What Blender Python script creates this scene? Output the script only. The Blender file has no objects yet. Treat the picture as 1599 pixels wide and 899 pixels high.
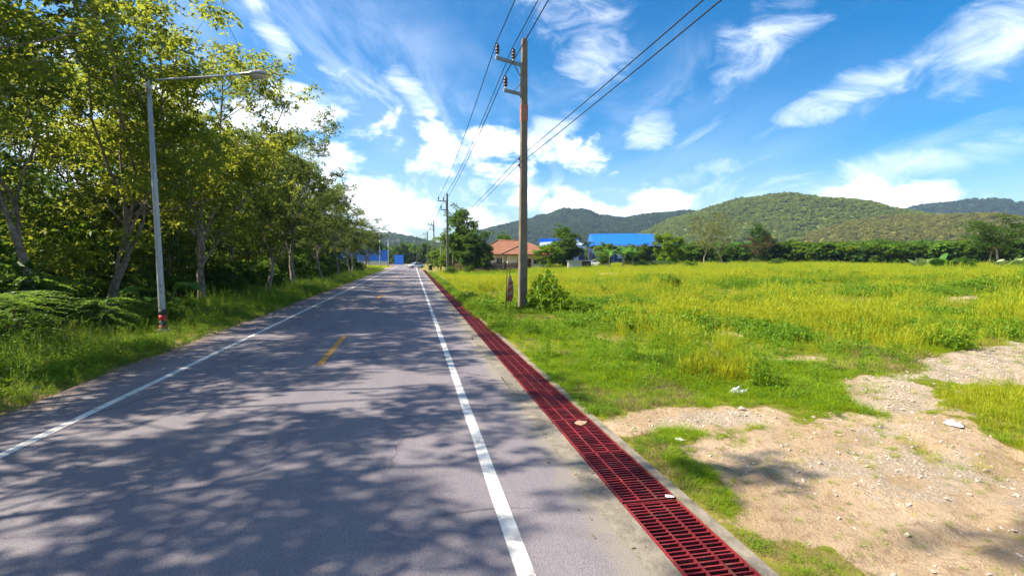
import bpy, math, random
import numpy as np
from mathutils import Vector, Matrix

R = math.radians
S = bpy.context.scene
COL = S.collection

# ------------------------------------------------------------------ camera
cd = bpy.data.cameras.new('camera')
cam = bpy.data.objects.new('camera', cd)
COL.objects.link(cam)
cd.sensor_width = 36.0
cd.lens = 18.01
cd.clip_start = 0.05
cd.clip_end = 12000
cam.location = (0, 0, 2.4)
cam.rotation_euler = (R(90 - 3.26), 0, R(-10.93))
S.camera = cam

# ------------------------------------------------------------------ sun, sky, exposure
SUN_AZ = R(-84)          # from +Y (the road), negative is to the left
SUN_EL = R(46)
sd = (math.sin(SUN_AZ) * math.cos(SUN_EL), math.cos(SUN_AZ) * math.cos(SUN_EL), math.sin(SUN_EL))
sl = bpy.data.lights.new('sun', 'SUN')
sl.energy = 5.0
sl.angle = R(0.75)
sl.color = (1.0, 0.91, 0.74)
so = bpy.data.objects.new('sun', sl)
COL.objects.link(so)
so.rotation_euler = Vector(sd).to_track_quat('Z', 'Y').to_euler()
so.location = (-30, 20, 60)

S.view_settings.view_transform = 'Standard'
S.view_settings.look = 'None'
S.view_settings.gamma = 1
S.view_settings.exposure = 1.18
S.view_settings.use_curve_mapping = False
S.render.engine = 'CYCLES'
S.cycles.use_denoising = True
try:
    S.cycles.denoiser = 'OPENIMAGEDENOISE'
    S.cycles.denoising_input_passes = 'RGB_ALBEDO_NORMAL'
    S.cycles.denoising_prefilter = 'ACCURATE'
except Exception:
    pass
S.cycles.max_bounces = 8
S.cycles.diffuse_bounces = 3
S.cycles.glossy_bounces = 2
S.cycles.transmission_bounces = 4
S.cycles.transparent_max_bounces = 8
S.cycles.caustics_reflective = False
S.cycles.caustics_refractive = False


class NT:
    """small helper round a node tree"""
    def __init__(self, t):
        self.t = t
        t.nodes.clear()

    def n(self, kind, **kw):
        o = self.t.nodes.new(kind)
        for k, v in kw.items():
            setattr(o, k, v)
        return o

    def link(self, a, b):
        self.t.links.new(a, b)

    def put(self, sock, v):
        if isinstance(v, bpy.types.NodeSocket):
            self.link(v, sock)
        elif isinstance(v, (tuple, list)) and len(v) == 3 and sock.type == 'RGBA':
            sock.default_value = (*v, 1)
        else:
            sock.default_value = v

    def m(self, op, a, b=None, c=None, clamp=False):
        o = self.n('ShaderNodeMath', operation=op, use_clamp=clamp)
        for i, v in enumerate((a, b, c)):
            if v is not None:
                self.put(o.inputs[i], v)
        return o.outputs[0]

    def mix(self, f, a, b, blend='MIX'):
        o = self.n('ShaderNodeMix', data_type='RGBA', blend_type=blend)
        self.put(o.inputs[0], f)
        self.put(o.inputs[6], a)
        self.put(o.inputs[7], b)
        return o.outputs[2]

    def noise(self, vec, scale, detail=5, rough=0.55, dist=0.0, dim='3D'):
        o = self.n('ShaderNodeTexNoise', noise_dimensions=dim)
        if vec is not None:
            self.link(vec, o.inputs['Vector'])
        o.inputs['Scale'].default_value = scale
        o.inputs['Detail'].default_value = detail
        o.inputs['Roughness'].default_value = rough
        o.inputs['Distortion'].default_value = dist
        return o.outputs['Fac']

    def ramp(self, f, a, b, smooth=True):
        o = self.n('ShaderNodeMapRange', interpolation_type='SMOOTHSTEP' if smooth else 'LINEAR', clamp=True)
        self.put(o.inputs['Value'], f)
        o.inputs['From Min'].default_value = a
        o.inputs['From Max'].default_value = b
        return o.outputs['Result']


world = bpy.data.worlds.new('World')
S.world = world
world.use_nodes = True


def build_world():
    w = NT(world.node_tree)
    out = w.n('ShaderNodeOutputWorld')
    bg = w.n('ShaderNodeBackground')
    w.link(bg.outputs[0], out.inputs[0])
    bg.inputs['Strength'].default_value = 0.10
    sky = w.n('ShaderNodeTexSky', sky_type='NISHITA')
    sky.sun_disc = False
    sky.sun_elevation = SUN_EL
    sky.sun_rotation = SUN_AZ
    sky.air_density = 1.0
    sky.dust_density = 0.6
    sky.ozone_density = 2.5
    hs = w.n('ShaderNodeHueSaturation')
    hs.inputs['Saturation'].default_value = 1.75
    hs.inputs['Value'].default_value = 0.79
    w.link(sky.outputs[0], hs.inputs['Color'])
    tc = w.n('ShaderNodeTexCoord')
    sx = w.n('ShaderNodeSeparateXYZ')
    w.link(tc.outputs['Generated'], sx.inputs[0])
    x, y, z = sx.outputs
    az = w.m('ARCTAN2', x, y)
    el = w.m('ARCSINE', z)
    # --- high cirrus on a plane, streaks running along azimuth 13 degrees
    zz = w.m('ADD', w.m('MAXIMUM', z, 0.0), 0.06)
    px, py = w.m('DIVIDE', x, zz), w.m('DIVIDE', y, zz)
    a = R(14)
    u = w.m('SUBTRACT', w.m('MULTIPLY', px, math.cos(a)), w.m('MULTIPLY', py, math.sin(a)))
    v = w.m('ADD', w.m('MULTIPLY', px, math.sin(a)), w.m('MULTIPLY', py, math.cos(a)))

    def vec(p, q, r=0.0):
        c = w.n('ShaderNodeCombineXYZ')
        w.put(c.inputs[0], p); w.put(c.inputs[1], q); w.put(c.inputs[2], r)
        return c.outputs[0]
    st = w.noise(vec(w.m('MULTIPLY', u, 1.0), w.m('MULTIPLY', v, 0.36), 3.1), 1.7, 6, 0.60, 1.0)
    st2 = w.noise(vec(w.m('MULTIPLY', u, 1.0), w.m('MULTIPLY', v, 0.5), 7.7), 0.55, 3, 0.5, 0.3)
    cir = w.m('MULTIPLY', w.ramp(st, 0.44, 0.80), w.ramp(st2, 0.36, 0.60))
    cir = w.m('MULTIPLY', cir, 0.5)
    veil = w.m('MULTIPLY', w.ramp(st2, 0.42, 0.75), 0.14)
    cir = w.m('MAXIMUM', cir, veil)
    # --- cumulus banks low over the hills and the road (azimuth, elevation, half sizes in degrees)
    blobs = [(-2.6, 9.0, 6.5, 4.4, 0.9), (-7.5, 8.5, 6.0, 5.0, 0.85), (2.6, 11.2, 2.6, 3.4, 0.85), (10.0, 11.4, 6.0, 2.6, 0.85),
             (-3.2, 4.4, 6.0, 3.2, 0.9), (15.4, 6.2, 4.2, 1.8, 0.95), (8.8, 4.2, 3.4, 1.5, 0.9), (20.8, 5.2, 1.7, 1.1, 0.9),
             (27.4, 5.5, 4.2, 1.5, 1.0), (48.2, 5.3, 7.5, 1.5, 0.95), (-11.0, 14.0, 5.0, 3.0, 0.7),
             (18.0, 11.6, 3.8, 2.6, 0.8), (-24, 10, 12, 7, 0.9), (75, 7, 9, 3, 0.9), (110, 10, 12, 4, 0.9), (-75, 12, 14, 6, 0.8),
             (-120, 9, 12, 4, 0.9), (150, 8, 14, 4, 0.9), (-165, 12, 10, 5, 0.9)]
    acc = None
    for (A, E, ra, re, wt) in blobs:
        da = w.m('MULTIPLY', w.m('SUBTRACT', az, R(A)), 1 / R(ra))
        de = w.m('MULTIPLY', w.m('SUBTRACT', el, R(E)), 1 / R(re))
        r2 = w.m('MULTIPLY_ADD', de, de, w.m('MULTIPLY', da, da))
        g = w.m('MULTIPLY', w.m('SUBTRACT', 1.0, w.m('MULTIPLY', r2, 0.5)), wt)
        acc = g if acc is None else w.m('MAXIMUM', acc, g)
    acc = w.m('MAXIMUM', acc, -0.4)
    cn = w.noise(vec(az, w.m('MULTIPLY', el, 1.5), 0.4), 11.0, 7, 0.60, 0.25)
    cn2 = w.noise(vec(az, w.m('MULTIPLY', el, 1.5), 5.4), 5.0, 4, 0.55, 0.2)
    dens = w.m('ADD', w.m('MULTIPLY', acc, 0.42), w.m('ADD', w.m('MULTIPLY', w.m('SUBTRACT', cn, 0.5), 1.25), w.m('MULTIPLY', w.m('SUBTRACT', cn2, 0.5), 0.55)))
    cum = w.ramp(dens, 0.14, 0.44)
    # soft-edged puffs high over the field
    soft = None
    for (A, E, ra, re, rot, wt) in [(25.8, 12.7, 2.6, 2.0, 0.5, 1.0), (35.8, 20.6, 5.0, 2.4, 0.35, 0.95), (43.5, 14.6, 6.5, 1.7, 0.28, 1.0), (54, 17.5, 6.0, 3.0, 0.4, 0.9), (20.5, 21.5, 4.5, 3.2, 0.9, 0.85), (17, 26, 6, 3, 0.3, 0.7),
                                    (-6.5, 17.8, 4.4, 1.3, -0.7, 0.95), (0.5, 16.8, 4.2, 1.5, -0.8, 0.95), (-14, 22, 4.5, 1.2, -0.9, 0.9), (47, 7.9, 13, 1.5, 0.16, 0.95), (16.0, 14.5, 6.0, 1.6, 0.5, 0.8), (31, 8.6, 5.0, 1.2, 0.2, 0.7),
                                    (75, 22, 8, 3, 0.3, 0.9), (100, 18, 9, 3, 0.2, 0.9), (-50, 25, 8, 3, -0.5, 0.9), (-95, 22, 10, 3, 0.2, 0.9), (140, 24, 10, 4, 0.3, 0.9), (-150, 20, 10, 4, 0, 0.9)]:
        da, de = w.m('SUBTRACT', az, R(A)), w.m('SUBTRACT', el, R(E))
        uu = w.m('ADD', w.m('MULTIPLY', da, math.cos(rot) / R(ra)), w.m('MULTIPLY', de, math.sin(rot) / R(ra)))
        vv = w.m('SUBTRACT', w.m('MULTIPLY', de, math.cos(rot) / R(re)), w.m('MULTIPLY', da, math.sin(rot) / R(re)))
        g = w.m('MULTIPLY', w.m('SUBTRACT', 1.0, w.m('MULTIPLY', w.m('MULTIPLY_ADD', uu, uu, w.m('MULTIPLY', vv, vv)), 0.6)), wt)
        soft = g if soft is None else w.m('MAXIMUM', soft, g)
    soft = w.m('MAXIMUM', soft, -0.6)
    sn = w.noise(vec(w.m('ADD', az, w.m('MULTIPLY', el, 0.5)), w.m('MULTIPLY', el, 2.0), 2.2), 9.0, 7, 0.62, 0.8)
    softd = w.m('MULTIPLY', w.ramp(w.m('ADD', w.m('MULTIPLY', soft, 0.40), w.m('MULTIPLY', w.m('SUBTRACT', sn, 0.5), 1.3)), 0.0, 0.85), 0.72)
    # grey-violet undersides: denser cores a little darker
    core = w.ramp(dens, 0.32, 0.75)
    lit = w.mix(w.m('MULTIPLY', core, w.ramp(cn2, 0.45, 0.62)), (9.4, 9.3, 9.6), (7.2, 7.2, 8.2))
    # clouds stand brighter and the air glows towards the sun
    dt = w.n('ShaderNodeVectorMath', operation='DOT_PRODUCT')
    w.link(tc.outputs['Generated'], dt.inputs[0])
    dt.inputs[1].default_value = sd
    glow = w.m('POWER', w.m('MAXIMUM', dt.outputs['Value'], 0.0), 3.0)
    lowhaze = w.m('MULTIPLY', w.ramp(el, 0.32, 0.0), 0.12)
    base = w.mix(w.m('ADD', w.m('MULTIPLY', glow, 0.22), lowhaze, clamp=True), hs.outputs[0], (8.6, 8.9, 9.6))
    c1 = w.mix(w.m('MAXIMUM', cir, softd), base, (9.0, 9.2, 9.9))
    c2 = w.mix(cum, c1, lit)
    w.link(c2, bg.inputs['Color'])


build_world()

# ------------------------------------------------------------------ helpers
rng = np.random.default_rng(11)
random.seed(11)


def vnoise(x, y, seed=0):
    """2-D value noise in 0..1, numpy"""
    xi, yi = np.floor(x).astype(np.int64), np.floor(y).astype(np.int64)
    xf, yf = x - xi, y - yi
    def h(a, b):
        n = (a * 374761393 + b * 668265263 + seed * 974711) & 0x7fffffff
        n = ((n ^ (n >> 13)) * 1274126177) & 0x7fffffff
        return ((n ^ (n >> 16)) & 0xffff) / 65535.0
    sx, sy = xf * xf * (3 - 2 * xf), yf * yf * (3 - 2 * yf)
    a = h(xi, yi) * (1 - sx) + h(xi + 1, yi) * sx
    b = h(xi, yi + 1) * (1 - sx) + h(xi + 1, yi + 1) * sx
    return a * (1 - sy) + b * sy


def fbm(x, y, seed=0, oct=4):
    s, a, t = 0, 0.5, 0
    for o in range(oct):
        s = s + a * vnoise(x * 2 ** o + o * 17.3, y * 2 ** o - o * 9.1, seed + o)
        t += a
        a *= 0.5
    return s / t


def sstep(a, b, x):
    t = np.clip((x - a) / (b - a), 0, 1)
    return t * t * (3 - 2 * t)


def new_mesh(name, V, F, mat=None, smooth=False, uv=None):
    """V (n,3) array, F list of tuples or (m,k) array"""
    me = bpy.data.meshes.new(name)
    V = np.asarray(V, dtype=np.float32)
    if isinstance(F, np.ndarray):
        k = F.shape[1]
        me.vertices.add(len(V)); me.vertices.foreach_set('co', V.ravel())
        me.loops.add(F.size); me.loops.foreach_set('vertex_index', F.astype(np.int32).ravel())
        me.polygons.add(len(F))
        me.polygons.foreach_set('loop_start', np.arange(0, F.size, k, dtype=np.int32))
        me.polygons.foreach_set('loop_total', np.full(len(F), k, dtype=np.int32))
        me.update(calc_edges=True)
    else:
        me.from_pydata([tuple(map(float, v)) for v in V], [], [tuple(int(i) for i in f) for f in F])
        me.update()
    if smooth:
        me.polygons.foreach_set('use_smooth', np.ones(len(me.polygons), dtype=bool))
    if mat:
        me.materials.append(mat)
    return me


class MB:
    """collects shapes for one mesh"""
    def __init__(self):
        self.V, self.F = [], []

    def add(self, vs, fs):
        o = len(self.V)
        self.V += [tuple(v) for v in vs]
        self.F += [tuple(i + o for i in f) for f in fs]
        return self

    def box(self, x0, x1, y0, y1, z0, z1, bev=0.0):
        if bev <= 0:
            v = [(x0, y0, z0), (x1, y0, z0), (x1, y1, z0), (x0, y1, z0), (x0, y0, z1), (x1, y0, z1), (x1, y1, z1), (x0, y1, z1)]
            return self.add(v, [(3, 2, 1, 0), (4, 5, 6, 7), (0, 1, 5, 4), (1, 2, 6, 5), (2, 3, 7, 6), (3, 0, 4, 7)])
        b = bev
        ring = lambda i, z: [(x0 + i + (b - i if 0 else 0), y0 + b, z), (x0 + b, y0 + i, z), (x1 - b, y0 + i, z), (x1 - i, y0 + b, z),
                             (x1 - i, y1 - b, z), (x1 - b, y1 - i, z), (x0 + b, y1 - i, z), (x0 + i, y1 - b, z)]
        rings = [ring(b * 0.6, z0), ring(0, z0 + b), ring(0, z1 - b), ring(b * 0.6, z1)]
        v = sum(rings, [])
        f = [tuple(reversed(range(8))), tuple(range(24, 32))]
        for k in range(3):
            for i in range(8):
                j = (i + 1) % 8
                f.append((k * 8 + i, k * 8 + j, k * 8 + 8 + j, k * 8 + 8 + i))
        return self.add(v, f)

    def tube(self, pts, rad, n=8, cap=True):
        pts = [Vector(p) for p in pts]
        if not hasattr(rad, '__len__'):
            rad = [rad] * len(pts)
        v, f = [], []
        prev = None
        for i, p in enumerate(pts):
            t = (pts[min(i + 1, len(pts) - 1)] - pts[max(i - 1, 0)]).normalized()
            if prev is None:
                a = t.orthogonal().normalized()
            else:
                a = (prev - t * prev.dot(t))
                a = a.normalized() if a.length > 1e-6 else t.orthogonal().normalized()
            prev = a
            b = t.cross(a)
            for k in range(n):
                q = 2 * math.pi * k / n
                v.append(p + (a * math.cos(q) + b * math.sin(q)) * rad[i])
        for i in range(len(pts) - 1):
            for k in range(n):
                l = (k + 1) % n
                f.append((i * n + k, i * n + l, i * n + n + l, i * n + n + k))
        if cap:
            f.append(tuple(reversed(range(n))))
            f.append(tuple(range((len(pts) - 1) * n, len(pts) * n)))
        return self.add(v, f)

    def lathe(self, prof, c=(0, 0, 0), n=14):
        """prof = [(r, z)]"""
        v, f = [], []
        for (r, z) in prof:
            for k in range(n):
                q = 2 * math.pi * k / n
                v.append((c[0] + r * math.cos(q), c[1] + r * math.sin(q), c[2] + z))
        for i in range(len(prof) - 1):
            for k in range(n):
                l = (k + 1) % n
                f.append((i * n + k, i * n + l, i * n + n + l, i * n + n + k))
        f.append(tuple(reversed(range(n))))
        f.append(tuple(range((len(prof) - 1) * n, len(prof) * n)))
        return self.add(v, f)

    def mesh(self, name, mat=None, smooth=False):
        return new_mesh(name, self.V, self.F, mat, smooth)

    def build(self, name, mat, parent=None, smooth=False, loc=None):
        return obj(name, self.mesh(name, mat, smooth), parent, loc)


def obj(name, me, parent=None, loc=None, rot=None, scale=None):
    o = bpy.data.objects.new(name, me)
    COL.objects.link(o)
    if parent is not None:
        o.parent = parent
    if loc is not None:
        o.location = loc
    if rot is not None:
        o.rotation_euler = rot
    if scale is not None:
        o.scale = scale if hasattr(scale, '__len__') else (scale,) * 3
    return o


def thing(name, label, cat, loc=(0, 0, 0), rz=0.0, group=None, scale=None):
    o = obj(name, None, None, loc, (0, 0, rz), scale)
    o.empty_display_size = 0.2
    return tag(o, label, cat, group)


def tag(o, label=None, cat=None, group=None, kind=None):
    if label: o['label'] = label
    if cat: o['category'] = cat
    if group: o['group'] = group
    if kind: o['kind'] = kind
    return o


def dup(root, loc, rz=0.0, scale=None, label=None):
    r = root.copy(); COL.objects.link(r)
    r.location = loc; r.rotation_euler = (0, 0, rz)
    if scale is not None:
        r.scale = scale if hasattr(scale, '__len__') else (scale,) * 3
    if label: r['label'] = label
    for ch in list(root.children):
        c = ch.copy(); COL.objects.link(c); c.parent = r
        for gch in list(ch.children):
            d = gch.copy(); COL.objects.link(d); d.parent = c
    return r


# ------------------------------------------------------------------ materials
def principled(name):
    ma = bpy.data.materials.new(name)
    ma.use_nodes = True
    w = NT(ma.node_tree)
    out = w.n('ShaderNodeOutputMaterial')
    b = w.n('ShaderNodeBsdfPrincipled')
    w.link(b.outputs[0], out.inputs[0])
    return ma, w, b, out


def surf(name, c1, c2=None, scale=3.0, rough=0.7, bump=0.0, bscale=None, spec=0.3, metal=0.0, stain=None, sscale=0.7, samt=0.5, vary=0.0):
    """two-tone noisy surface with optional stains and bump, in object space"""
    ma, w, b, out = principled(name)
    tc = w.n('ShaderNodeTexCoord')
    oi = w.n('ShaderNodeObjectInfo')
    ad = w.n('ShaderNodeVectorMath', operation='ADD')
    w.link(tc.outputs['Object'], ad.inputs[0])
    w.link(w.m('MULTIPLY', oi.outputs['Random'], 41.0), ad.inputs[1])
    P = ad.outputs[0]
    if c2 is None:
        c2 = tuple(v * 0.8 for v in c1)
    f = w.ramp(w.noise(P, scale, 6, 0.65), 0.3, 0.7)
    col = w.mix(f, c1, c2)
    if stain:
        g = w.ramp(w.noise(P, sscale, 7, 0.7, 0.5), 0.5, 0.72)
        col = w.mix(w.m('MULTIPLY', g, samt), col, stain)
    if vary:
        hv = w.n('ShaderNodeHueSaturation')
        w.link(w.m('ADD', 1 - vary, w.m('MULTIPLY', oi.outputs['Random'], 2 * vary)), hv.inputs['Value'])
        w.link(col, hv.inputs['Color'])
        col = hv.outputs[0]
    w.link(col, b.inputs['Base Color'])
    b.inputs['Roughness'].default_value = rough
    b.inputs['Specular IOR Level'].default_value = spec
    b.inputs['Metallic'].default_value = metal
    if bump:
        bp = w.n('ShaderNodeBump')
        bp.inputs['Strength'].default_value = bump
        bp.inputs['Distance'].default_value = 0.02
        w.link(w.noise(P, bscale or scale * 4, 6, 0.65), bp.inputs['Height'])
        w.link(bp.outputs[0], b.inputs['Normal'])
    return ma


def leaf_mat(name, dark, mid, light, odd=None, trans=0.4, tcol=None, rough=0.5, oddp=0.9, spec=0.25, clump=0.9):
    """leaf: colour differs from leaf to leaf, light passes through"""
    ma = bpy.data.materials.new(name)
    ma.use_nodes = True
    w = NT(ma.node_tree)
    out = w.n('ShaderNodeOutputMaterial')
    b = w.n('ShaderNodeBsdfPrincipled')
    geo = w.n('ShaderNodeNewGeometry')
    rp = geo.outputs['Random Per Island']
    oi = w.n('ShaderNodeObjectInfo')
    cr = w.n('ShaderNodeValToRGB')
    els = cr.color_ramp.elements
    els[0].position = 0.0; els[0].color = (*dark, 1)
    els[1].position = 0.55; els[1].color = (*mid, 1)
    e = cr.color_ramp.elements.new(0.86); e.color = (*light, 1)
    e = cr.color_ramp.elements.new(oddp + 0.02); e.color = (*(odd or light), 1)
    nz = w.ramp(w.noise(w.n('ShaderNodeTexCoord').outputs['Object'], clump, 3, 0.6), 0.3, 0.7, False)
    r2 = w.m('ADD', w.m('MULTIPLY', rp, 0.42), w.m('ADD', w.m('MULTIPLY', oi.outputs['Random'], 0.26), w.m('MULTIPLY', nz, 0.32)))
    w.link(r2, cr.inputs[0])
    col = cr.outputs[0]
    tr = w.n('ShaderNodeBsdfTranslucent')
    t2 = w.mix(0.6, col, tcol or tuple(min(1, v * 2.0) for v in light))
    w.link(t2, tr.inputs['Color'])
    w.link(col, b.inputs['Base Color'])
    b.inputs['Roughness'].default_value = rough
    b.inputs['Specular IOR Level'].default_value = spec
    mx = w.n('ShaderNodeMixShader')
    mx.inputs[0].default_value = trans
    w.link(b.outputs[0], mx.inputs[1]); w.link(tr.outputs[0], mx.inputs[2])
    w.link(mx.outputs[0], out.inputs[0])
    return ma


M = {}
M['leaf_rubber'] = leaf_mat('leaf_rubber', (0.05, 0.095, 0.018), (0.095, 0.165, 0.024), (0.18, 0.235, 0.03), (0.40, 0.25, 0.03), 0.55, (0.62, 0.64, 0.05), oddp=0.95)
M['leaf_green'] = leaf_mat('leaf_green', (0.04, 0.078, 0.02), (0.078, 0.13, 0.03), (0.14, 0.19, 0.036), (0.24, 0.15, 0.05), 0.42, (0.32, 0.38, 0.04), oddp=0.95)
M['leaf_dark'] = leaf_mat('leaf_dark', (0.022, 0.06, 0.014), (0.045, 0.11, 0.02), (0.09, 0.17, 0.024), None, 0.38, (0.24, 0.38, 0.02))
M['leaf_mid'] = leaf_mat('leaf_mid', (0.025, 0.075, 0.012), (0.055, 0.14, 0.018), (0.11, 0.22, 0.02), None, 0.35, (0.28, 0.42, 0.02))
M['leaf_bright'] = leaf_mat('leaf_bright', (0.06, 0.14, 0.012), (0.11, 0.23, 0.016), (0.2, 0.32, 0.02), None, 0.38, (0.40, 0.50, 0.02))
M['leaf_fern'] = leaf_mat('leaf_fern', (0.06, 0.13, 0.025), (0.10, 0.20, 0.035), (0.16, 0.28, 0.04), None, 0.42, (0.34, 0.5, 0.05))
M['leaf_olive'] = leaf_mat('leaf_olive', (0.06, 0.085, 0.02), (0.11, 0.135, 0.03), (0.17, 0.19, 0.04), (0.22, 0.17, 0.06), 0.38, (0.35, 0.35, 0.06), oddp=0.93)
M['leaf_hill'] = leaf_mat('leaf_hill', (0.175, 0.225, 0.02), (0.20, 0.25, 0.022), (0.23, 0.28, 0.024), None, 0.35, (0.24, 0.28, 0.03))
M['leaf_hill_far'] = leaf_mat('leaf_hill_far', (0.035, 0.062, 0.02), (0.05, 0.082, 0.024), (0.07, 0.105, 0.028), None, 0.3, (0.14, 0.2, 0.03))
M['grass'] = leaf_mat('grass', (0.15, 0.26, 0.008), (0.25, 0.37, 0.010), (0.36, 0.46, 0.012), (0.44, 0.42, 0.04), 0.48, (0.50, 0.60, 0.012), 0.55)
M['grass_yellow'] = leaf_mat('grass_yellow', (0.25, 0.31, 0.010), (0.38, 0.42, 0.014), (0.50, 0.48, 0.03), (0.50, 0.34, 0.10), 0.48, (0.66, 0.62, 0.02), 0.55, oddp=0.9)
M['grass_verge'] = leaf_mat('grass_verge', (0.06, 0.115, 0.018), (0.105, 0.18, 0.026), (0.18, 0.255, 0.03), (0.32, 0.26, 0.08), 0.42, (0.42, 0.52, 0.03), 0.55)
M['weed'] = leaf_mat('weed', (0.07, 0.17, 0.010), (0.13, 0.26, 0.012), (0.21, 0.34, 0.015), None, 0.4, (0.42, 0.54, 0.015), 0.5)
M['dry'] = leaf_mat('dry', (0.16, 0.11, 0.06), (0.26, 0.19, 0.10), (0.36, 0.28, 0.15), None, 0.2, (0.36, 0.28, 0.12), 0.8)
M['bark_pale'] = surf('bark_pale', (0.30, 0.245, 0.20), (0.12, 0.09, 0.07), 5, 0.9, 0.5, 14, stain=(0.42, 0.38, 0.33), sscale=2.2, samt=0.6)
M['bark_dark'] = surf('bark_dark', (0.13, 0.095, 0.07), (0.06, 0.045, 0.035), 6, 0.9, 0.5, 16)
M['bark_tan'] = surf('bark_tan', (0.36, 0.29, 0.20), (0.24, 0.19, 0.13), 4, 0.9, 0.3, 14)
M['concrete_pole'] = surf('concrete_pole', (0.235, 0.185, 0.135), (0.165, 0.13, 0.095), 2.5, 0.9, 0.25, 30, stain=(0.17, 0.14, 0.115), sscale=1.1, samt=0.55)
M['concrete'] = surf('concrete', (0.29, 0.25, 0.195), (0.17, 0.145, 0.115), 5, 0.95, 0.7, 30, stain=(0.09, 0.075, 0.06), sscale=2.6, samt=0.9)
M['concrete_dark'] = surf('concrete_dark', (0.10, 0.085, 0.07), (0.06, 0.05, 0.04), 3, 0.95, 0.3, 20)
M['galv'] = surf('galv', (0.42, 0.43, 0.46), (0.34, 0.35, 0.38), 4, 0.45, 0.05, 30, 0.5, 0.35, stain=(0.30, 0.25, 0.21), sscale=1.2, samt=0.35)
M['steel_arm'] = surf('steel_arm', (0.24, 0.27, 0.29), (0.17, 0.19, 0.2), 5, 0.55, 0.1, 30, 0.4, 0.3)
M['insulator'] = surf('insulator', (0.055, 0.018, 0.014), (0.035, 0.012, 0.01), 8, 0.22, 0, None, 0.6)
M['white_ceramic'] = surf('white_ceramic', (0.65, 0.64, 0.62), (0.55, 0.54, 0.52), 8, 0.4)
M['cable'] = surf('cable', (0.02, 0.02, 0.022), (0.03, 0.03, 0.03), 5, 0.6)
M['red_paint'] = surf('red_paint', (0.215, 0.018, 0.022), (0.15, 0.013, 0.017), 6, 0.6, 0.3, 40, 0.3, stain=(0.17, 0.085, 0.06), sscale=3.0, samt=0.8, vary=0.28)
M['red_band'] = surf('red_band', (0.55, 0.03, 0.03), (0.42, 0.03, 0.03), 5, 0.5)
M['black_band'] = surf('black_band', (0.03, 0.03, 0.035), (0.05, 0.05, 0.05), 5, 0.6)
M['lens'] = surf('lens', (0.55, 0.50, 0.42), (0.42, 0.38, 0.32), 5, 0.35)
M['rust'] = surf('rust', (0.11, 0.06, 0.045), (0.06, 0.035, 0.03), 10, 0.85, 0.3)
M['white_paint'] = surf('white_paint', (0.78, 0.76, 0.70), (0.66, 0.63, 0.57), 1.5, 0.8, 0.05, 20, stain=(0.45, 0.40, 0.33), sscale=0.5, samt=0.4)
M['roof_tile'] = surf('roof_tile', (0.30, 0.135, 0.075), (0.23, 0.10, 0.058), 1.2, 0.8, 0.1, 5, stain=(0.2, 0.1, 0.07), sscale=0.4, samt=0.4)
M['wood_brown'] = surf('wood_brown', (0.13, 0.06, 0.038), (0.08, 0.04, 0.028), 4, 0.85, 0.2, 20)
M['glass_dark'] = surf('glass_dark', (0.03, 0.045, 0.06), (0.05, 0.06, 0.07), 2, 0.08, 0, None, 0.6)
M['blue_sheet'] = surf('blue_sheet', (0.012, 0.16, 0.66), (0.010, 0.13, 0.56), 1, 0.45, 0.05, 6, 0.4, stain=(0.02, 0.14, 0.40), sscale=0.3, samt=0.4)
M['blue_pale'] = surf('blue_pale', (0.36, 0.46, 0.74), (0.30, 0.40, 0.68), 1, 0.45)
M['navy'] = surf('navy', (0.012, 0.03, 0.13), (0.02, 0.04, 0.15), 1, 0.6)
M['grey_wall'] = surf('grey_wall', (0.48, 0.47, 0.46), (0.40, 0.39, 0.38), 1, 0.9, 0.1, 10, stain=(0.3, 0.27, 0.24), sscale=0.5, samt=0.5)
M['car_white'] = surf('car_white', (0.80, 0.80, 0.80), (0.77, 0.77, 0.78), 1, 0.22, 0, None, 0.5)
M['rubber'] = surf('rubber', (0.025, 0.025, 0.025), (0.035, 0.035, 0.03), 8, 0.85)
M['alloy'] = surf('alloy', (0.4, 0.4, 0.42), (0.3, 0.3, 0.3), 5, 0.35, 0, None, 0.5, 0.8)
M['head_glass'] = surf('head_glass', (0.7, 0.72, 0.75), (0.6, 0.6, 0.62), 5, 0.15)
M['tail_red'] = surf('tail_red', (0.4, 0.02, 0.02), (0.3, 0.02, 0.02), 5, 0.3)
M['bin_black'] = surf('bin_black', (0.02, 0.03, 0.025), (0.03, 0.04, 0.03), 5, 0.6)
M['line_white'] = surf('line_white', (0.72, 0.70, 0.66), (0.52, 0.50, 0.47), 6, 0.75, 0.15, 60, stain=(0.22, 0.20, 0.21), sscale=3.2, samt=0.95)
M['line_yellow'] = surf('line_yellow', (0.66, 0.30, 0.05), (0.55, 0.25, 0.05), 5, 0.75, 0.15, 60, stain=(0.22, 0.17, 0.12), sscale=2.3, samt=0.7)
M['stone'] = surf('stone', (0.54, 0.48, 0.41), (0.36, 0.30, 0.23), 1.5, 0.9, 0.2, 8)
M['litter'] = surf('litter', (0.75, 0.75, 0.75), (0.6, 0.6, 0.62), 6, 0.5)
M['card'] = surf('card', (0.40, 0.27, 0.18), (0.32, 0.21, 0.14), 6, 0.8)
M['clear_plastic'] = surf('clear_plastic', (0.5, 0.53, 0.52), (0.40, 0.43, 0.42), 6, 0.2, 0, None, 0.6)


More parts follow.
